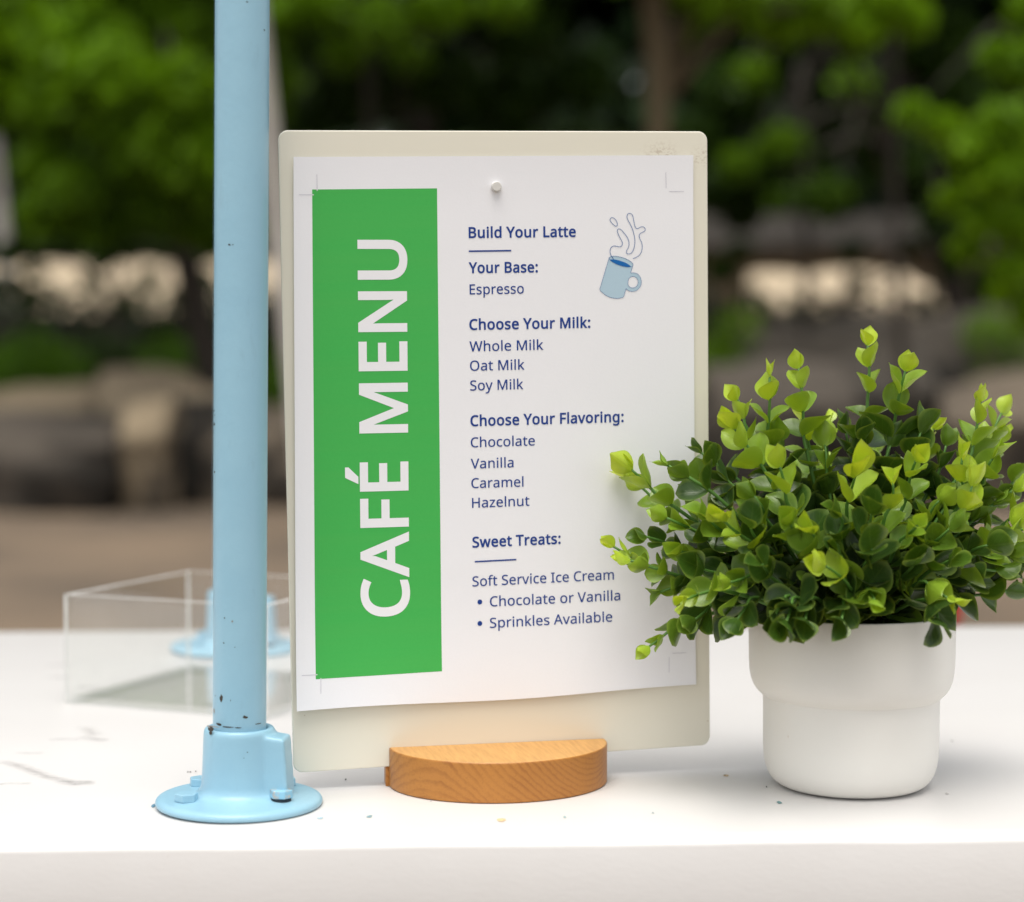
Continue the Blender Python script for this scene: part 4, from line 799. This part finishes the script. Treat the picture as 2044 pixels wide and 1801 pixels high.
def glyph_loops(sp, off):
    loops = []
    for q in sp:
        n = len(q) // 6; P = []
        for i in range(n):
            a = q[i * 6:i * 6 + 6]; b = q[((i + 1) % n) * 6:((i + 1) % n) * 6 + 6]
            p0, p1, p2, p3 = Vector(a[2:4]), Vector(a[4:6]), Vector(b[0:2]), Vector(b[2:4])
            straight = abs((p1 - p0).cross(p3 - p0)) < 1.5 * (p3 - p0).length + 1 and abs((p2 - p0).cross(p3 - p0)) < 1.5 * (p3 - p0).length + 1
            k = 1 if straight else 5
            P += [bez2(p0, p1, p2, p3, t / k) for t in range(k)]
        R = []
        for p in P:
            if not R or (p - R[-1]).length > 5: R.append(p)
        if (R[0] - R[-1]).length < 5: R.pop()
        loops.append(R)
    if not loops: return []
    ar = [sum(R[i - 1].cross(R[i]) for i in range(len(R))) for R in loops]
    sg = 1 if max(ar, key=abs) > 0 else -1
    out = []
    for R in loops:
        n = len(R); Q = []
        for i in range(n):
            d0 = (R[i] - R[i - 1]).normalized(); d1 = (R[(i + 1) % n] - R[i]).normalized()
            n0 = Vector((d0.y, -d0.x)) * sg; n1 = Vector((d1.y, -d1.x)) * sg; m = n0 + n1
            m = m / max(.45 if d0.cross(d1) * sg > 0 else .03, m.dot(n0)) if m.length > 1e-3 else n0
            Q.append(R[i] + m * off * 1000)
        for _ in range(6):               # drop points whose edge has turned over
            k = len(Q); bad = {i for i in range(k) if (Q[(i + 1) % k] - Q[i]).dot(R[(i + 1) % k] - R[i]) <= 0}
            if not bad or k - len(bad) < 4: break
            Q2, R2, skip = [], [], False
            for i in range(k):
                if (i - 1) % k in bad and i != 0: continue
                if i in bad: Q2.append((Q[i] + Q[(i + 1) % k]) / 2); R2.append((R[i] + R[(i + 1) % k]) / 2)
                else: Q2.append(Q[i]); R2.append(R[i])
            Q, R = Q2, R2
        for _ in range(8):               # cut off any small loop left at a tight corner
            k = len(Q); hit = None
            for i in range(k):
                for g in range(2, 6):
                    j2 = (i + g) % k; p, r, q, s = Q[i], Q[(i + 1) % k] - Q[i], Q[j2], Q[(j2 + 1) % k] - Q[j2]; cr = r.cross(s)
                    if abs(cr) < 1e-9: continue
                    t = (q - p).cross(s) / cr; u = (q - p).cross(r) / cr
                    if 0 < t < 1 and 0 < u < 1: hit = (i, g, p + r * t); break
                if hit: break
            if not hit: break
            i, g, X = hit; Q = [Q[(i + 1 + g + m_) % k] for m_ in range(k - g)] + [X]
        Q = [tuple(q / 1000) for q in Q]
        out.append(Q)
    return out
def bez2(p0, p1, p2, p3, t): return p0 * (1 - t) ** 3 + p1 * 3 * t * (1 - t) ** 2 + p2 * 3 * t * t * (1 - t) + p3 * t ** 3
_gm = {}
def glyph_mesh(ch, bold):
    if (ch, bold) not in _gm:
        cu = bpy.data.curves.new('t', 'CURVE'); cu.dimensions = '2D'; cu.fill_mode = 'BOTH'
        for lp in glyph_loops(GL[ch][1], bold):
            s_ = cu.splines.new('POLY'); s_.points.add(len(lp) - 1); s_.use_cyclic_u = True
            for i, q in enumerate(lp): s_.points[i].co = (q[0], q[1], 0, 1)
        tmp = bpy.data.objects.new('t', cu); C.objects.link(tmp); m_ = bpy.data.meshes.new_from_object(tmp.evaluated_get(bpy.context.evaluated_depsgraph_get())); bpy.data.objects.remove(tmp)
        _gm[(ch, bold)] = ([tuple(v.co) for v in m_.vertices], [tuple(p.vertices) for p in m_.polygons]) if m_ and ch != ' ' else ([], [])
    return _gm[(ch, bold)]
def print_text(s, p0, p1, cap_px, bold=0.0, mat=None, lift=.00028, up=None, name='text_line', track=0, xlead=.045):
    """set a line of type from p0 to p1 (baseline ends, photo px)"""
    a = Vector(bp(*p0)); b = Vector(bp(*p1)); ex = (b - a); L = ex.length; ex.normalize(); ez = Vector((-ex.y, ex.x))
    px2m = L / math.dist(p0, p1); cap = cap_px * px2m
    x = -xlead; V = []; FF = []; LV = []
    for ci, ch in enumerate(s):
        gv, gf = glyph_mesh(ch, bold); k = len(V)
        V += [(x + q[0], q[1], 0) for q in gv]; FF += [tuple(k + n_ for n_ in q) for q in gf]; LV += [(ci % 2) * .00001] * len(gv)
        x += GL[ch][0] / 1000 + track
    me = pyd('text', V, FF)
    xs = [v.co.x for v in me.vertices]; x0, x1 = min(xs), max(xs)
    for v in me.vertices: v.co.x -= x0
    lift_mesh(me, a, ex, ez, L / (x1 - x0), cap / CAP, lift)
    for i_, v in enumerate(me.vertices): v.co.y -= LV[i_]
    return add(name, me, mat or MNAVY, sheet)
def z3(x, y): return ((1800 + x / 1.501) / 2.004, (500 + y / 1.501) / 2.004)
def z4(x, y): return ((1800 + x / 1.3857) / 2.004, (1600 + y / 1.3857) / 2.004)
BO, RO = .0175, .005
print_text('CAFÉ MENU', (814.5, 1229), (808.3, 479), 91.5, .016, MWHI, name='title_lettering', track=.024)
for s, a, b, c, w_, zf in [('Build Your Latte', (112, 678), (755, 671), 19.9, BO, z3), ('Your Base:', (112, 889), (527, 884), 19.9, BO, z3), ('Espresso', (118, 1018), (443, 1012), 19.3, RO, z3),
                           ('Choose Your Milk:', (116, 1230), (842, 1217), 19.9, BO, z3), ('Whole Milk', (117, 1360), (560, 1350), 19.3, RO, z3), ('Oat Milk', (120, 1476), (447, 1469), 19.3, RO, z3), ('Soy Milk', (121, 1595), (440, 1586), 19.3, RO, z3),
                           ('Choose Your Flavoring:', (113, 145), (962, 121), 20, BO, z4), ('Chocolate', (115, 263), (470, 252), 19, RO, z4), ('Vanilla', (115, 381), (352, 373), 19, RO, z4), ('Caramel', (118, 489), (407, 480), 19, RO, z4), ('Hazelnut', (122, 598), (440, 586), 19, RO, z4),
                           ('Sweet Treats:', (124, 818), (613, 796), 20, BO, z4), ('Soft Service Ice Cream', (124, 1034), (908, 995), 19.2, RO, z4), ('Chocolate or Vanilla', (221, 1145), (943, 1110), 19.2, RO, z4), ('Sprinkles Available', (221, 1264), (899, 1228), 19.2, RO, z4)]:
    print_text(s, zf(*a), zf(*b), c, w_, track=.020 if w_ == BO else .006)
def stroke(pts, wpx, mat, name='printed_line', closed=False, lift=.0003):
    P = [Vector(bp(*p)) for p in pts]; n = len(P); hw = wpx * .000265 / 2; V = []; FF = []
    for i in range(n):
        a = P[(i - 1) % n if closed else max(i - 1, 0)]; b = P[(i + 1) % n if closed else min(i + 1, n - 1)]; t = (b - a).normalized(); s = Vector((-t.y, t.x)) * hw
        for q in (P[i] - s, P[i] + s): V.append((q.x, -sheet_off(q.x, q.y) - lift, q.y))
    for i in range(n if closed else n - 1):
        k = (i + 1) % n; FF.append((2 * i, 2 * k, 2 * k + 1, 2 * i + 1))
    return V, FF
def multi(strokes, mat, name):
    V = []; FF = []
    for a in strokes:
        v, f = stroke(*a[:2], mat, closed=a[2] if len(a) > 2 else False, lift=a[3] if len(a) > 3 else .0003); k = len(V); V += v; FF += [tuple(i + k for i in q) for q in f]
    return add(name, pyd(name, V, FF), mat, sheet)
multi([([z3(112, 758.5), z3(238, 757), z3(367, 755)], 3.1)], MNAVY, 'underline'); multi([([z4(137, 897), z4(250, 891), z4(367, 885)], 3.1)], MNAVY, 'underline')
for c in ((165, 1120), (165, 1239)):
    p = Vector(bp(*z4(*c))); V = [(p.x + math.cos(i * math.pi / 10) * .00133, -sheet_off(p.x, p.y) - .0003, p.y + math.sin(i * math.pi / 10) * .00138) for i in range(20)]
    add('bullet_dot', pyd('bullet_dot', V, [tuple(range(20))]), MNAVY, sheet)
def z1b(x, y): return ((1100 + x / 1.5012) / 2.004, (500 + y / 1.5012) / 2.004)
def z2b(x, y): return ((1100 + x / 1.385) / 2.004, (1600 + y / 1.385) / 2.004)
for a, b, zf, m_ in [((251, 298), (252.5, 387), z1b, MCROP), ((143, 420), (223, 420), z1b, MCROP), ((1295, 284), (1296.5, 380), z3, MCROP), ((1316, 400), (1403, 400), z3, MCROP),
                 ((148, 1527), (226, 1522.5), z2b, MCROP), ((254, 1548), (254, 1628), z2b, MCROP), ((1232, 1404.5), (1310, 1401), z4, MCROP), ((1214, 1426), (1213.5, 1510), z4, MCROP),
                 ((252.5, 387), (253, 397), z1b, MWHI), ((223, 420), (233, 420), z1b, MWHI), ((226, 1522.5), (235, 1522), z2b, MWHI), ((254, 1540), (254, 1548), z2b, MWHI)]:
    multi([([zf(*a), zf(*b)], .9 if m_ is MCROP else 1.6)], m_, 'crop_mark')
def z6(x, y): return ((2300 + x / 3.6025) / 2.004, (780 + y / 3.6025) / 2.004)
def smooth(pts, closed=False, k=5):
    P = [Vector(p) for p in pts]; n = len(P); out = []
    rng = range(n) if closed else range(n - 1)
    for i in rng:
        g = (lambda j: P[j % n]) if closed else (lambda j: P[min(max(j, 0), n - 1)])
        p0, p1, p2, p3 = g(i - 1), g(i), g(i + 1), g(i + 2)
        for j in range(k):
            t = j / k; out.append(tuple(.5 * ((2 * p1) + (p2 - p0) * t + (2 * p0 - 5 * p1 + 4 * p2 - p3) * t * t + (3 * p1 - p0 - 3 * p2 + p3) * t ** 3)))
    if not closed: out.append(tuple(P[-1]))
    return out
oval = [(503, 360), (515, 335), (540, 328), (575, 350), (600, 390), (608, 425), (600, 448), (582, 450), (550, 428), (518, 392)]
steam = [(555, 928), (525, 885), (508, 850), (502, 815), (510, 775), (530, 748), (560, 737), (600, 742), (640, 749), (665, 740), (678, 720), (680, 690), (668, 658), (640, 605), (615, 550), (608, 520), (615, 497), (635, 490), (665, 505), (710, 555), (750, 610), (770, 660), (777, 700), (770, 750), (752, 785), (740, 810), (742, 838), (765, 851), (795, 848), (820, 825), (845, 775), (858, 710), (860, 650), (850, 580), (828, 500), (795, 425), (760, 360), (747, 325), (750, 295), (765, 272), (785, 267), (808, 275), (828, 300), (838, 335), (848, 390), (858, 440), (870, 470), (890, 486), (915, 480), (945, 463), (975, 460), (1000, 475), (1010, 500), (998, 525), (970, 540), (940, 555), (925, 575), (922, 605), (935, 640), (955, 680), (966, 730), (963, 785), (948, 835), (920, 873), (880, 900), (833, 919)]
rim_t = smooth([(490, 905), (515, 887), (560, 884), (610, 887), (680, 903), (740, 925), (790, 955), (825, 985), (834, 1010), (829, 1028)])
handle = smooth([(735, 1350), (755, 1372), (790, 1388), (830, 1392), (880, 1380), (925, 1340), (950, 1290), (953, 1240), (940, 1190), (905, 1145), (860, 1125), (800, 1125)])
bot = smooth([(356, 1355), (362, 1375), (385, 1400), (440, 1445), (510, 1478), (590, 1492), (640, 1489), (685, 1477), (702, 1462)])
body = [(490, 905)] + bot + handle + [(829, 1028)]
hole = smooth([(760, 1265), (768, 1225), (790, 1190), (825, 1175), (865, 1182), (895, 1210), (907, 1250), (900, 1295), (870, 1328), (830, 1340), (790, 1330), (765, 1300)], True)
coffee = smooth([(500, 932), (540, 929), (600, 937), (670, 957), (730, 980), (780, 1010), (803, 1034)]) + smooth([(803, 1034), (770, 1040), (720, 1035), (650, 1018), (590, 995), (540, 968), (510, 945)])[1:]
def filled(loops, mat, name, lift):
    cu = bpy.data.curves.new('t', 'CURVE'); cu.dimensions = '2D'; cu.fill_mode = 'BOTH'
    for lp in loops:
        s_ = cu.splines.new('POLY'); s_.points.add(len(lp) - 1); s_.use_cyclic_u = True
        for i, p in enumerate(lp):
            q = bp(*z6(*p)); s_.points[i].co = (q[0], q[1], 0, 1)
    tmp = bpy.data.objects.new('t', cu); C.objects.link(tmp); me = bpy.data.meshes.new_from_object(tmp.evaluated_get(bpy.context.evaluated_depsgraph_get())); bpy.data.objects.remove(tmp)
    for v in me.vertices: v.co = Vector((v.co.x, -sheet_off(v.co.x, v.co.y) - lift, v.co.y))
    return add(name, me, mat, sheet)
filled([body + list(reversed(rim_t))[1:-1], hole], MMUG, 'mug_picture', .00022)
filled([coffee], MCOF, 'coffee_picture', .00030)
ln = lambda P: [z6(*p) for p in P]
multi([(ln(smooth(oval, True)), 1.15, True, .0004), (ln(smooth(steam)), 1.15, False, .0004), (ln(body), .7, False, .0004), (ln(rim_t), .8, False, .0004), (ln(hole), .7, True, .0004), (ln(smooth([(490, 905), (493, 920), (502, 933), (510, 945), (540, 968), (590, 995), (650, 1018), (720, 1035), (770, 1040), (806, 1036), (829, 1028)])), .7, False, .0004)], MLINE, 'line_drawing')
mg = bp(989.6, 372.8)
magnet = thing('round_magnet', 'small round white magnet pinning the top of the menu sheet', 'magnet', Mb @ Vector((mg[0], -sheet_off(*mg) - .0001, mg[1])))
magnet.rotation_euler = (Mb.to_3x3() @ Matrix.Rotation(R_(90), 3, 'X')).to_euler()
v, f = lathe([(.00265, 0), (.0027, .0022), (.0026, .0026), (.0023, .0028)], 32); o = add('magnet_body', pyd('magnet', v, f, True), m_plain('white_magnet', (.72, .70, .66), .4), magnet); o.modifiers.new('e', 'EDGE_SPLIT')

# ------------------------------------------------------------------ clear box
MA, MAE = m_acrylic(), m_acrylic_edge()
Ab, Bb, Cb = on_z(130, 1404, T), on_z(531, 1438, T), on_z(386, 1334, T)
side = .1555; ax = (Bb - Ab).normalized(); ang = math.atan2(ax.y, ax.x)
cbox = thing('clear_box', 'open clear acrylic box standing behind the front blue pole', 'box', (Ab.x, Ab.y, T + .0004), rot=(0, 0, ang))
hb = at(130, 1188, Ab.y).z - T; tk = .0038
def panel(name, c, s, edge_axes):
    bm = bmesh.new(); box(bm, c, s); me = bm_mesh(bm, name); me.materials.append(MA); me.materials.append(MAE)
    for p in me.polygons:
        k = max(range(3), key=lambda i: abs(p.normal[i])); p.material_index = 1 if k in edge_axes else 0
    o = add(name, me, None, cbox); return o
g = .0002
panel('side_panel', (side / 2, tk / 2, hb / 2), (side, tk, hb), (0, 2))
panel('side_panel', (side / 2, side - tk / 2, hb / 2), (side, tk, hb), (0, 2))
panel('side_panel', (tk / 2, side / 2, hb / 2), (tk, side - 2 * tk - 2 * g, hb), (2,))
panel('side_panel', (side - tk / 2, side / 2, hb / 2), (tk, side - 2 * tk - 2 * g, hb), (2,))
panel('bottom_panel', (side / 2, side / 2, tk / 2 + .0003), (side - 2 * tk - 2 * g, side - 2 * tk - 2 * g, tk), ())
# red bin behind the table
rb = thing('red_bin', 'red bin on the ground beyond the table, all but hidden by the pot plant', 'bin', (at(1840, 1100, 2.35).x, 2.35, 0))
hz = at(1840, 1178, 2.35).z; rt = (1922 - 1840) / F * 2.35
v, f = lathe([(rt * .72, .0), (rt * .93, hz - .03), (rt, hz - .03), (rt, hz), (rt * .9, hz), (rt * .7, .02)], 40); o = add('bin_body', pyd('bin', v, f, True), m_plain('red_plastic', (.55, .02, .015), .4), rb); o.modifiers.new('e', 'EDGE_SPLIT')

# ------------------------------------------------------------------ potted artificial plant
PC = Vector((0.1867, 1.048, T + .0004))
PC.x = at(1697, 1540, 1.048).x
plant = thing('potted_plant', 'bushy artificial green plant in a stepped matt white pot right of the board', 'potted plant', PC)
prof = [0, (.0360, .0004), (.0380, .0006), (.0398, .0014), (.0420, .0030), (.0438, .0051), (.0454, .0080), (.0466, .0120), (.0473, .0170), (.0476, .0230), (.0477, .0400), (.0478, .0494), (.0490, .0503), (.0511, .0523), (.0530, .0550), (.0544, .0585), (.0552, .0630), (.0556, .0690), (.0559, .0949), (.0558, .0955), (.0553, .0959), (.0546, .0959), (.0541, .0954), (.0538, .0900), (.0537, .0780)]
v, f = lathe(prof[1:], 128, False); f.append(tuple(reversed(range(128))))
o = add('pot', pyd('pot', v, f, True), m_pot(), plant)
md = o.modifiers.new('n', 'EDGE_SPLIT'); md.split_angle = R_(29)
v, f = lathe([(.0536, .080), (.03, .083), (.0005, .085)], 64); o = add('potting_filler', pyd('filler', v, f, True), m_plain('dark_filler', (.012, .012, .010), .95, 0, 200, .3, .001), plant)

MLF = m_leaf('plastic_leaf', (.010, .024, .009), (.54, .70, .055), .30)
MST = NT('plastic_stem')
MST.base((.085, .20, .03, 1)); MST.set(Roughness=.5); MST = MST.m
def leaf_mesh(kind, age, var):
    rr = random.Random(kind * 100 + var)
    nu, nv = 6, 9; V = []; U = []; FF = []
    curl = rr.uniform(.0, .24); cup = rr.uniform(.34, .62); tw = rr.uniform(-.12, .12)
    for j in range(nv + 1):
        t = j / nv
        if kind == 0:    # young ovate, pointed
            hw = .49 * (math.sin(math.pi * min(1, t ** .80)) ** .78) * (1 - .10 * t) * (1 - .30 * max(0, (t - .55) / .45) ** 1.5)
        elif kind == 1:  # broad ovate
            hw = .47 * (math.sin(math.pi * t ** .92) ** .62)
        else:            # blunt obovate
            hw = .45 * (math.sin(math.pi * t ** 1.18) ** .58)
        hw = max(hw, .035 if t < .5 else .004)
        for i in range(nu + 1):
            u = -1 + 2 * i / nu; x = u * hw
            z = cup * (abs(x) ** 1.6) * 1.5 + curl * t * t + tw * x * t + .015 * math.sin(t * 9 + u * 2 + var)
            ff = t - .06 * (u * u) * (1 - t) 
            V.append((x, ff, z)); U.append((i / nu, t))
    for j in range(nv):
        for i in range(nu):
            a = j * (nu + 1) + i; FF.append((a, a + 1, a + nu + 2, a + nu + 1))
    me = pyd('leaf', V, FF, True); ul = me.uv_layers.new(name='UVMap')
    for l in me.loops: ul.data[l.index].uv = U[l.vertex_index]
    at_ = me.attributes.new('age', 'FLOAT', 'POINT'); at_.data.foreach_set('value', [age] * len(V))
    me.materials.append(MLF); return me
AGES = [0, .14, .30, .48, .66, .84, 1.0]
LM = {}
def get_leaf(kind, age, var):
    ai = min(range(len(AGES)), key=lambda i: abs(AGES[i] - age)); k = (kind, ai, var)
    if k not in LM: LM[k] = leaf_mesh(kind, AGES[ai], var)
    return LM[k]
def zp(x, y): return ((2350 + .8542 * x) / 2.004, (1250 + .8542 * y) / 2.004)
# (tip x,y ; mid x,y ; depth of the tip ; depth of mid ; pairs ; tip size ; freshness 0 bright..1 dark)  x,y read from a 2044-wide crop of the plant
ST = [
 (1310, 150, 1312, 400, .01, .01, 6, 1.0, 0), (1490, 270, 1440, 500, -.01, 0, 4, 1.05, .12), (988, 258, 1008, 560, .0, .0, 6, .95, 0),
 (852, 300, 842, 560, -.01, -.005, 5, .95, 0), (700, 405, 735, 520, .0, .0, 4, .9, 0), (1842, 415, 1800, 660, .0, .0, 5, 1.0, 0),
 (1622, 545, 1560, 690, .02, .01, 4, 1.0, 0), (685, 540, 790, 680, -.035, -.03, 4, 1.0, 0), (205, 735, 320, 850, -.01, -.01, 4, 1.1, .05),
 (190, 770, 330, 900, .01, .01, 3, .85, 0), (375, 715, 560, 825, -.02, -.02, 5, 1.0, .40), (530, 655, 680, 760, .01, .01, 4, .95, .7),
 (120, 1095, 330, 1205, -.02, -.015, 5, .85, .0), (195, 1160, 400, 1225, -.025, -.02, 3, .8, .05), (285, 1568, 430, 1440, -.035, -.03, 4, .9, .25),
 (460, 1345, 600, 1300, -.075, -.06, 3, .95, .05), (640, 975, 760, 1070, -.06, -.05, 4, 1.05, .1), (665, 1265, 760, 1230, -.065, -.05, 3, 1.05, .25),
 (1255, 765, 1215, 900, -.055, -.045, 3, 1.45, .0), (1430, 800, 1395, 950, -.055, -.05, 3, 1.15, .0), (1540, 690, 1500, 850, -.04, -.03, 4, 1.0, .05),
 (1755, 685, 1775, 850, -.045, -.04, 4, 1.0, .0), (1800, 810, 1730, 960, -.05, -.045, 4, 1.1, .0), (1112, 620, 1120, 760, .0, 0, 4, 1.05, .3),
 (1545, 1000, 1470, 1060, -.075, -.06, 3, 1.05, .3), (1110, 1185, 1230, 1290, -.085, -.07, 3, 1.2, .05), (1345, 1350, 1310, 1290, -.09, -.07, 3, 1.15, .35),
 (1690, 1340, 1580, 1260, -.07, -.055, 3, 1.25, .1), (2000, 1000, 1890, 1110, -.02, -.015, 4, 1.0, .05), (1900, 900, 1800, 980, .0, .0, 3, 1.2, .45),
 (1995, 830, 1920, 900, .01, .01, 3, 1.1, .2), (900, 720, 930, 880, -.05, -.045, 4, 1.2, .1), (950, 990, 1000, 1090, -.07, -.06, 3, 1.25, .5),
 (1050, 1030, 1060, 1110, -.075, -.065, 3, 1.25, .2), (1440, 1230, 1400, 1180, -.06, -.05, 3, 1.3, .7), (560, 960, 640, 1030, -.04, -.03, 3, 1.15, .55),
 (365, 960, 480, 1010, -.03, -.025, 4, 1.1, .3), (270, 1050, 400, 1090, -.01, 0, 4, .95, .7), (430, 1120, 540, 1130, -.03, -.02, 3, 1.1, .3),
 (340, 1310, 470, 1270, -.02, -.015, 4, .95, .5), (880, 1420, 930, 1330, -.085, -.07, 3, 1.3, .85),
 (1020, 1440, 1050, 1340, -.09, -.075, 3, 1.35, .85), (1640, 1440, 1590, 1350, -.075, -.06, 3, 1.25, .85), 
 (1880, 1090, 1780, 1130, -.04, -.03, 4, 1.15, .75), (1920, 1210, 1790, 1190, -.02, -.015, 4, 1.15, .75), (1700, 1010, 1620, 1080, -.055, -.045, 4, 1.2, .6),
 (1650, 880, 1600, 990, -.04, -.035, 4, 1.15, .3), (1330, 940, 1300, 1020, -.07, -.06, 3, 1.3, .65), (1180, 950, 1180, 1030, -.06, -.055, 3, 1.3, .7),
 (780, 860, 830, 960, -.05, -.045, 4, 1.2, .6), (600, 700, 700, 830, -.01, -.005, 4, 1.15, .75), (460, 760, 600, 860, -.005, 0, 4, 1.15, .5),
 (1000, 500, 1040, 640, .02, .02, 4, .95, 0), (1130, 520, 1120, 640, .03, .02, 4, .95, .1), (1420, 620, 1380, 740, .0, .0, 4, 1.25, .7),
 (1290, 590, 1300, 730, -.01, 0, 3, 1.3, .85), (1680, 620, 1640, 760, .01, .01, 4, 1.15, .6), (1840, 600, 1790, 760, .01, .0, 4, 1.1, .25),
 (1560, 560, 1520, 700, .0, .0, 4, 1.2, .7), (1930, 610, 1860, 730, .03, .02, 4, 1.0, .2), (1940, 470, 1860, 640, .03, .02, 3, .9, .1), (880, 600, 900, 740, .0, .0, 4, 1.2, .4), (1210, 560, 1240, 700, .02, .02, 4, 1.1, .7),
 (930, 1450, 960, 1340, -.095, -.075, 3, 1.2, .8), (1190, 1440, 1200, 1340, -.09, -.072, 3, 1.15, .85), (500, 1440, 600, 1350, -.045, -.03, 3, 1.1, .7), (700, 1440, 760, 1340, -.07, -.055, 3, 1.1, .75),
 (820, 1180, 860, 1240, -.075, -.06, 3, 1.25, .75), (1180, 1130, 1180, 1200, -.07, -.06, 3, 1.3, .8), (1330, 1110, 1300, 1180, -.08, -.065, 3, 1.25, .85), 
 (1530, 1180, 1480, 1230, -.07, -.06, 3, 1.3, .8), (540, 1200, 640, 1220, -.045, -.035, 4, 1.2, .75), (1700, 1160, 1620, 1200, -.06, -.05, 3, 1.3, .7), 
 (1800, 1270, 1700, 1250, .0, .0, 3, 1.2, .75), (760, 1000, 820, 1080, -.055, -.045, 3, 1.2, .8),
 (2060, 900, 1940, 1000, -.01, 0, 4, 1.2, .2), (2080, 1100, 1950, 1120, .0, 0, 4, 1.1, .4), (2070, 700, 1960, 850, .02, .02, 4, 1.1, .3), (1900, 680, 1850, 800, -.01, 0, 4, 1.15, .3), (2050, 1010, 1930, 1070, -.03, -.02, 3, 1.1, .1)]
rs = random.Random(8)
# back half of the bush (turned away from the view)
for i in range(26):
    a = rs.uniform(.12, math.pi - .12); el = rs.uniform(.0, 1.15); L = rs.uniform(.085, .115)
    tip = Vector((math.cos(a) * math.cos(el) * L * 1.05, math.sin(a) * math.cos(el) * L * .95, .092 + math.sin(el) * L * .95))
    ST.append((tip, rs.uniform(.2, .8)))
LEAVES = []
stems = []
def bez(p0, p1, p2, p3, t): return p0 * (1 - t) ** 3 + p1 * 3 * t * (1 - t) ** 2 + p2 * 3 * t * t * (1 - t) + p3 * t ** 3
for si, s in enumerate(ST):
    if len(s) == 2:
        tip, fresh = s; mid = Vector((tip.x * .62, tip.y * .62, .09 + (tip.z - .09) * .72)); npairs, size = 6, rs.uniform(.95, 1.2)
    else:
        x, y, mx_, my, dy, dym, npairs, size, fresh = s
        tip = at(*zp(x, y), PC.y + dy) - PC; mid = at(*zp(mx_, my), PC.y + dym) - PC
    b0 = Vector((mid.x * .22, min(.02, mid.y * .35), .083))
    d = (tip - mid)
    p1 = b0 + Vector((mid.x * .25, mid.y * .25, max(.02, (mid.z - .083) * .55)))
    p2 = mid - d * .25
    path = [bez(b0, p1, p2, mid, t / 7) for t in range(7)]
    wob = Vector((rs.uniform(-1, 1), rs.uniform(-1, 1), rs.uniform(-.3, .3))) * .0018
    path += [mid.lerp(tip, t / 6) + wob * math.sin(math.pi * t / 6) for t in range(7)]
    v, f = tube(path, [.00125 - .0006 * i / (len(path) - 1) for i in range(len(path))], 7)
    stem = add('stem', pyd('stem', v, f, True), MST, plant); stems.append(stem)
    # arclength from the tip downward
    cum = [0]; rev = list(reversed(path))
    for i in range(1, len(rev)): cum.append(cum[-1] + (rev[i] - rev[i - 1]).length)
    def along(L):
        for i in range(1, len(rev)):
            if cum[i] >= L: 
                t = (L - cum[i - 1]) / max(1e-9, cum[i] - cum[i - 1]); return rev[i - 1].lerp(rev[i], t), (rev[i - 1] - rev[i]).normalized()
        return rev[-1], (rev[-2] - rev[-1]).normalized()
    L = .0003; ang0 = rs.uniform(0, math.pi)
    npairs = npairs + (1 if len(s) > 2 else 0)
    for k in range(npairs):
        p, t = along(L)
        if cum[-1] - L < .012: break
        a0 = t.orthogonal().normalized(); a = Matrix.Rotation(ang0 + k * math.pi / 2 + rs.uniform(-.25, .25), 3, t) @ a0
        ln_ = size * (.0120 + .0019 * min(k, 4)) * rs.uniform(.80, 1.16)
        phi = R_(24 + 12 * min(k, 4) + rs.uniform(-8, 8))
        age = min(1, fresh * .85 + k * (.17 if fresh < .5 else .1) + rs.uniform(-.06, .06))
        for sgn in (1, -1):
            aa = a * sgn; dr = (t * math.cos(phi) + aa * math.sin(phi)).normalized(); nm = (t * math.sin(phi) - aa * math.cos(phi)).normalized()
            roll_ = Matrix.Rotation(rs.uniform(-.5, .5), 3, dr); nm = roll_ @ nm
            xx = dr.cross(nm).normalized(); l = ln_ * rs.uniform(.9, 1.1)
            kind = 0 if k == 0 or (k == 1 and rs.random() < .7) else (1 if rs.random() < .62 else 2)
            if fresh > .6 and rs.random() < .6: kind = max(kind, 1)
            wsc = 1.0 if kind else .92
            M = Matrix(((xx.x * l * wsc, dr.x * l, nm.x * l, p.x + aa.x * .0008), (xx.y * l * wsc, dr.y * l, nm.y * l, p.y + aa.y * .0008), (xx.z * l * wsc, dr.z * l, nm.z * l, p.z + aa.z * .0008), (0, 0, 0, 1)))
            LEAVES.append((M, kind, max(0, age), rs.randrange(3), stem, l - .045 * (p.y) + (.0 if len(s) > 2 else -1)))
        L += (.0118 + .0016 * k) * size * rs.uniform(.9, 1.1)
LEAVES.sort(key=lambda q: -q[5])
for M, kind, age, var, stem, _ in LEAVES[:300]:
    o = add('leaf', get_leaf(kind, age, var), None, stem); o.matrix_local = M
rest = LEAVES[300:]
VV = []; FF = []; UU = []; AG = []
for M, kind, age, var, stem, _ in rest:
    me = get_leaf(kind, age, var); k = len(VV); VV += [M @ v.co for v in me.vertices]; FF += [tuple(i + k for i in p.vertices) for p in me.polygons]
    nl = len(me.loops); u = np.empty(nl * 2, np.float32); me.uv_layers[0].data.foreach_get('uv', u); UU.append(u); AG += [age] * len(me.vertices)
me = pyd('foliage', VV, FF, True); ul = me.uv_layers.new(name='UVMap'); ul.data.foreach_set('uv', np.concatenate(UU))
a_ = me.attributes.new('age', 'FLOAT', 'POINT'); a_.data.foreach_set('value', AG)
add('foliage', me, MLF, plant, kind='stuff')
print('LEAVES', len(LEAVES), 'stems', len(stems))
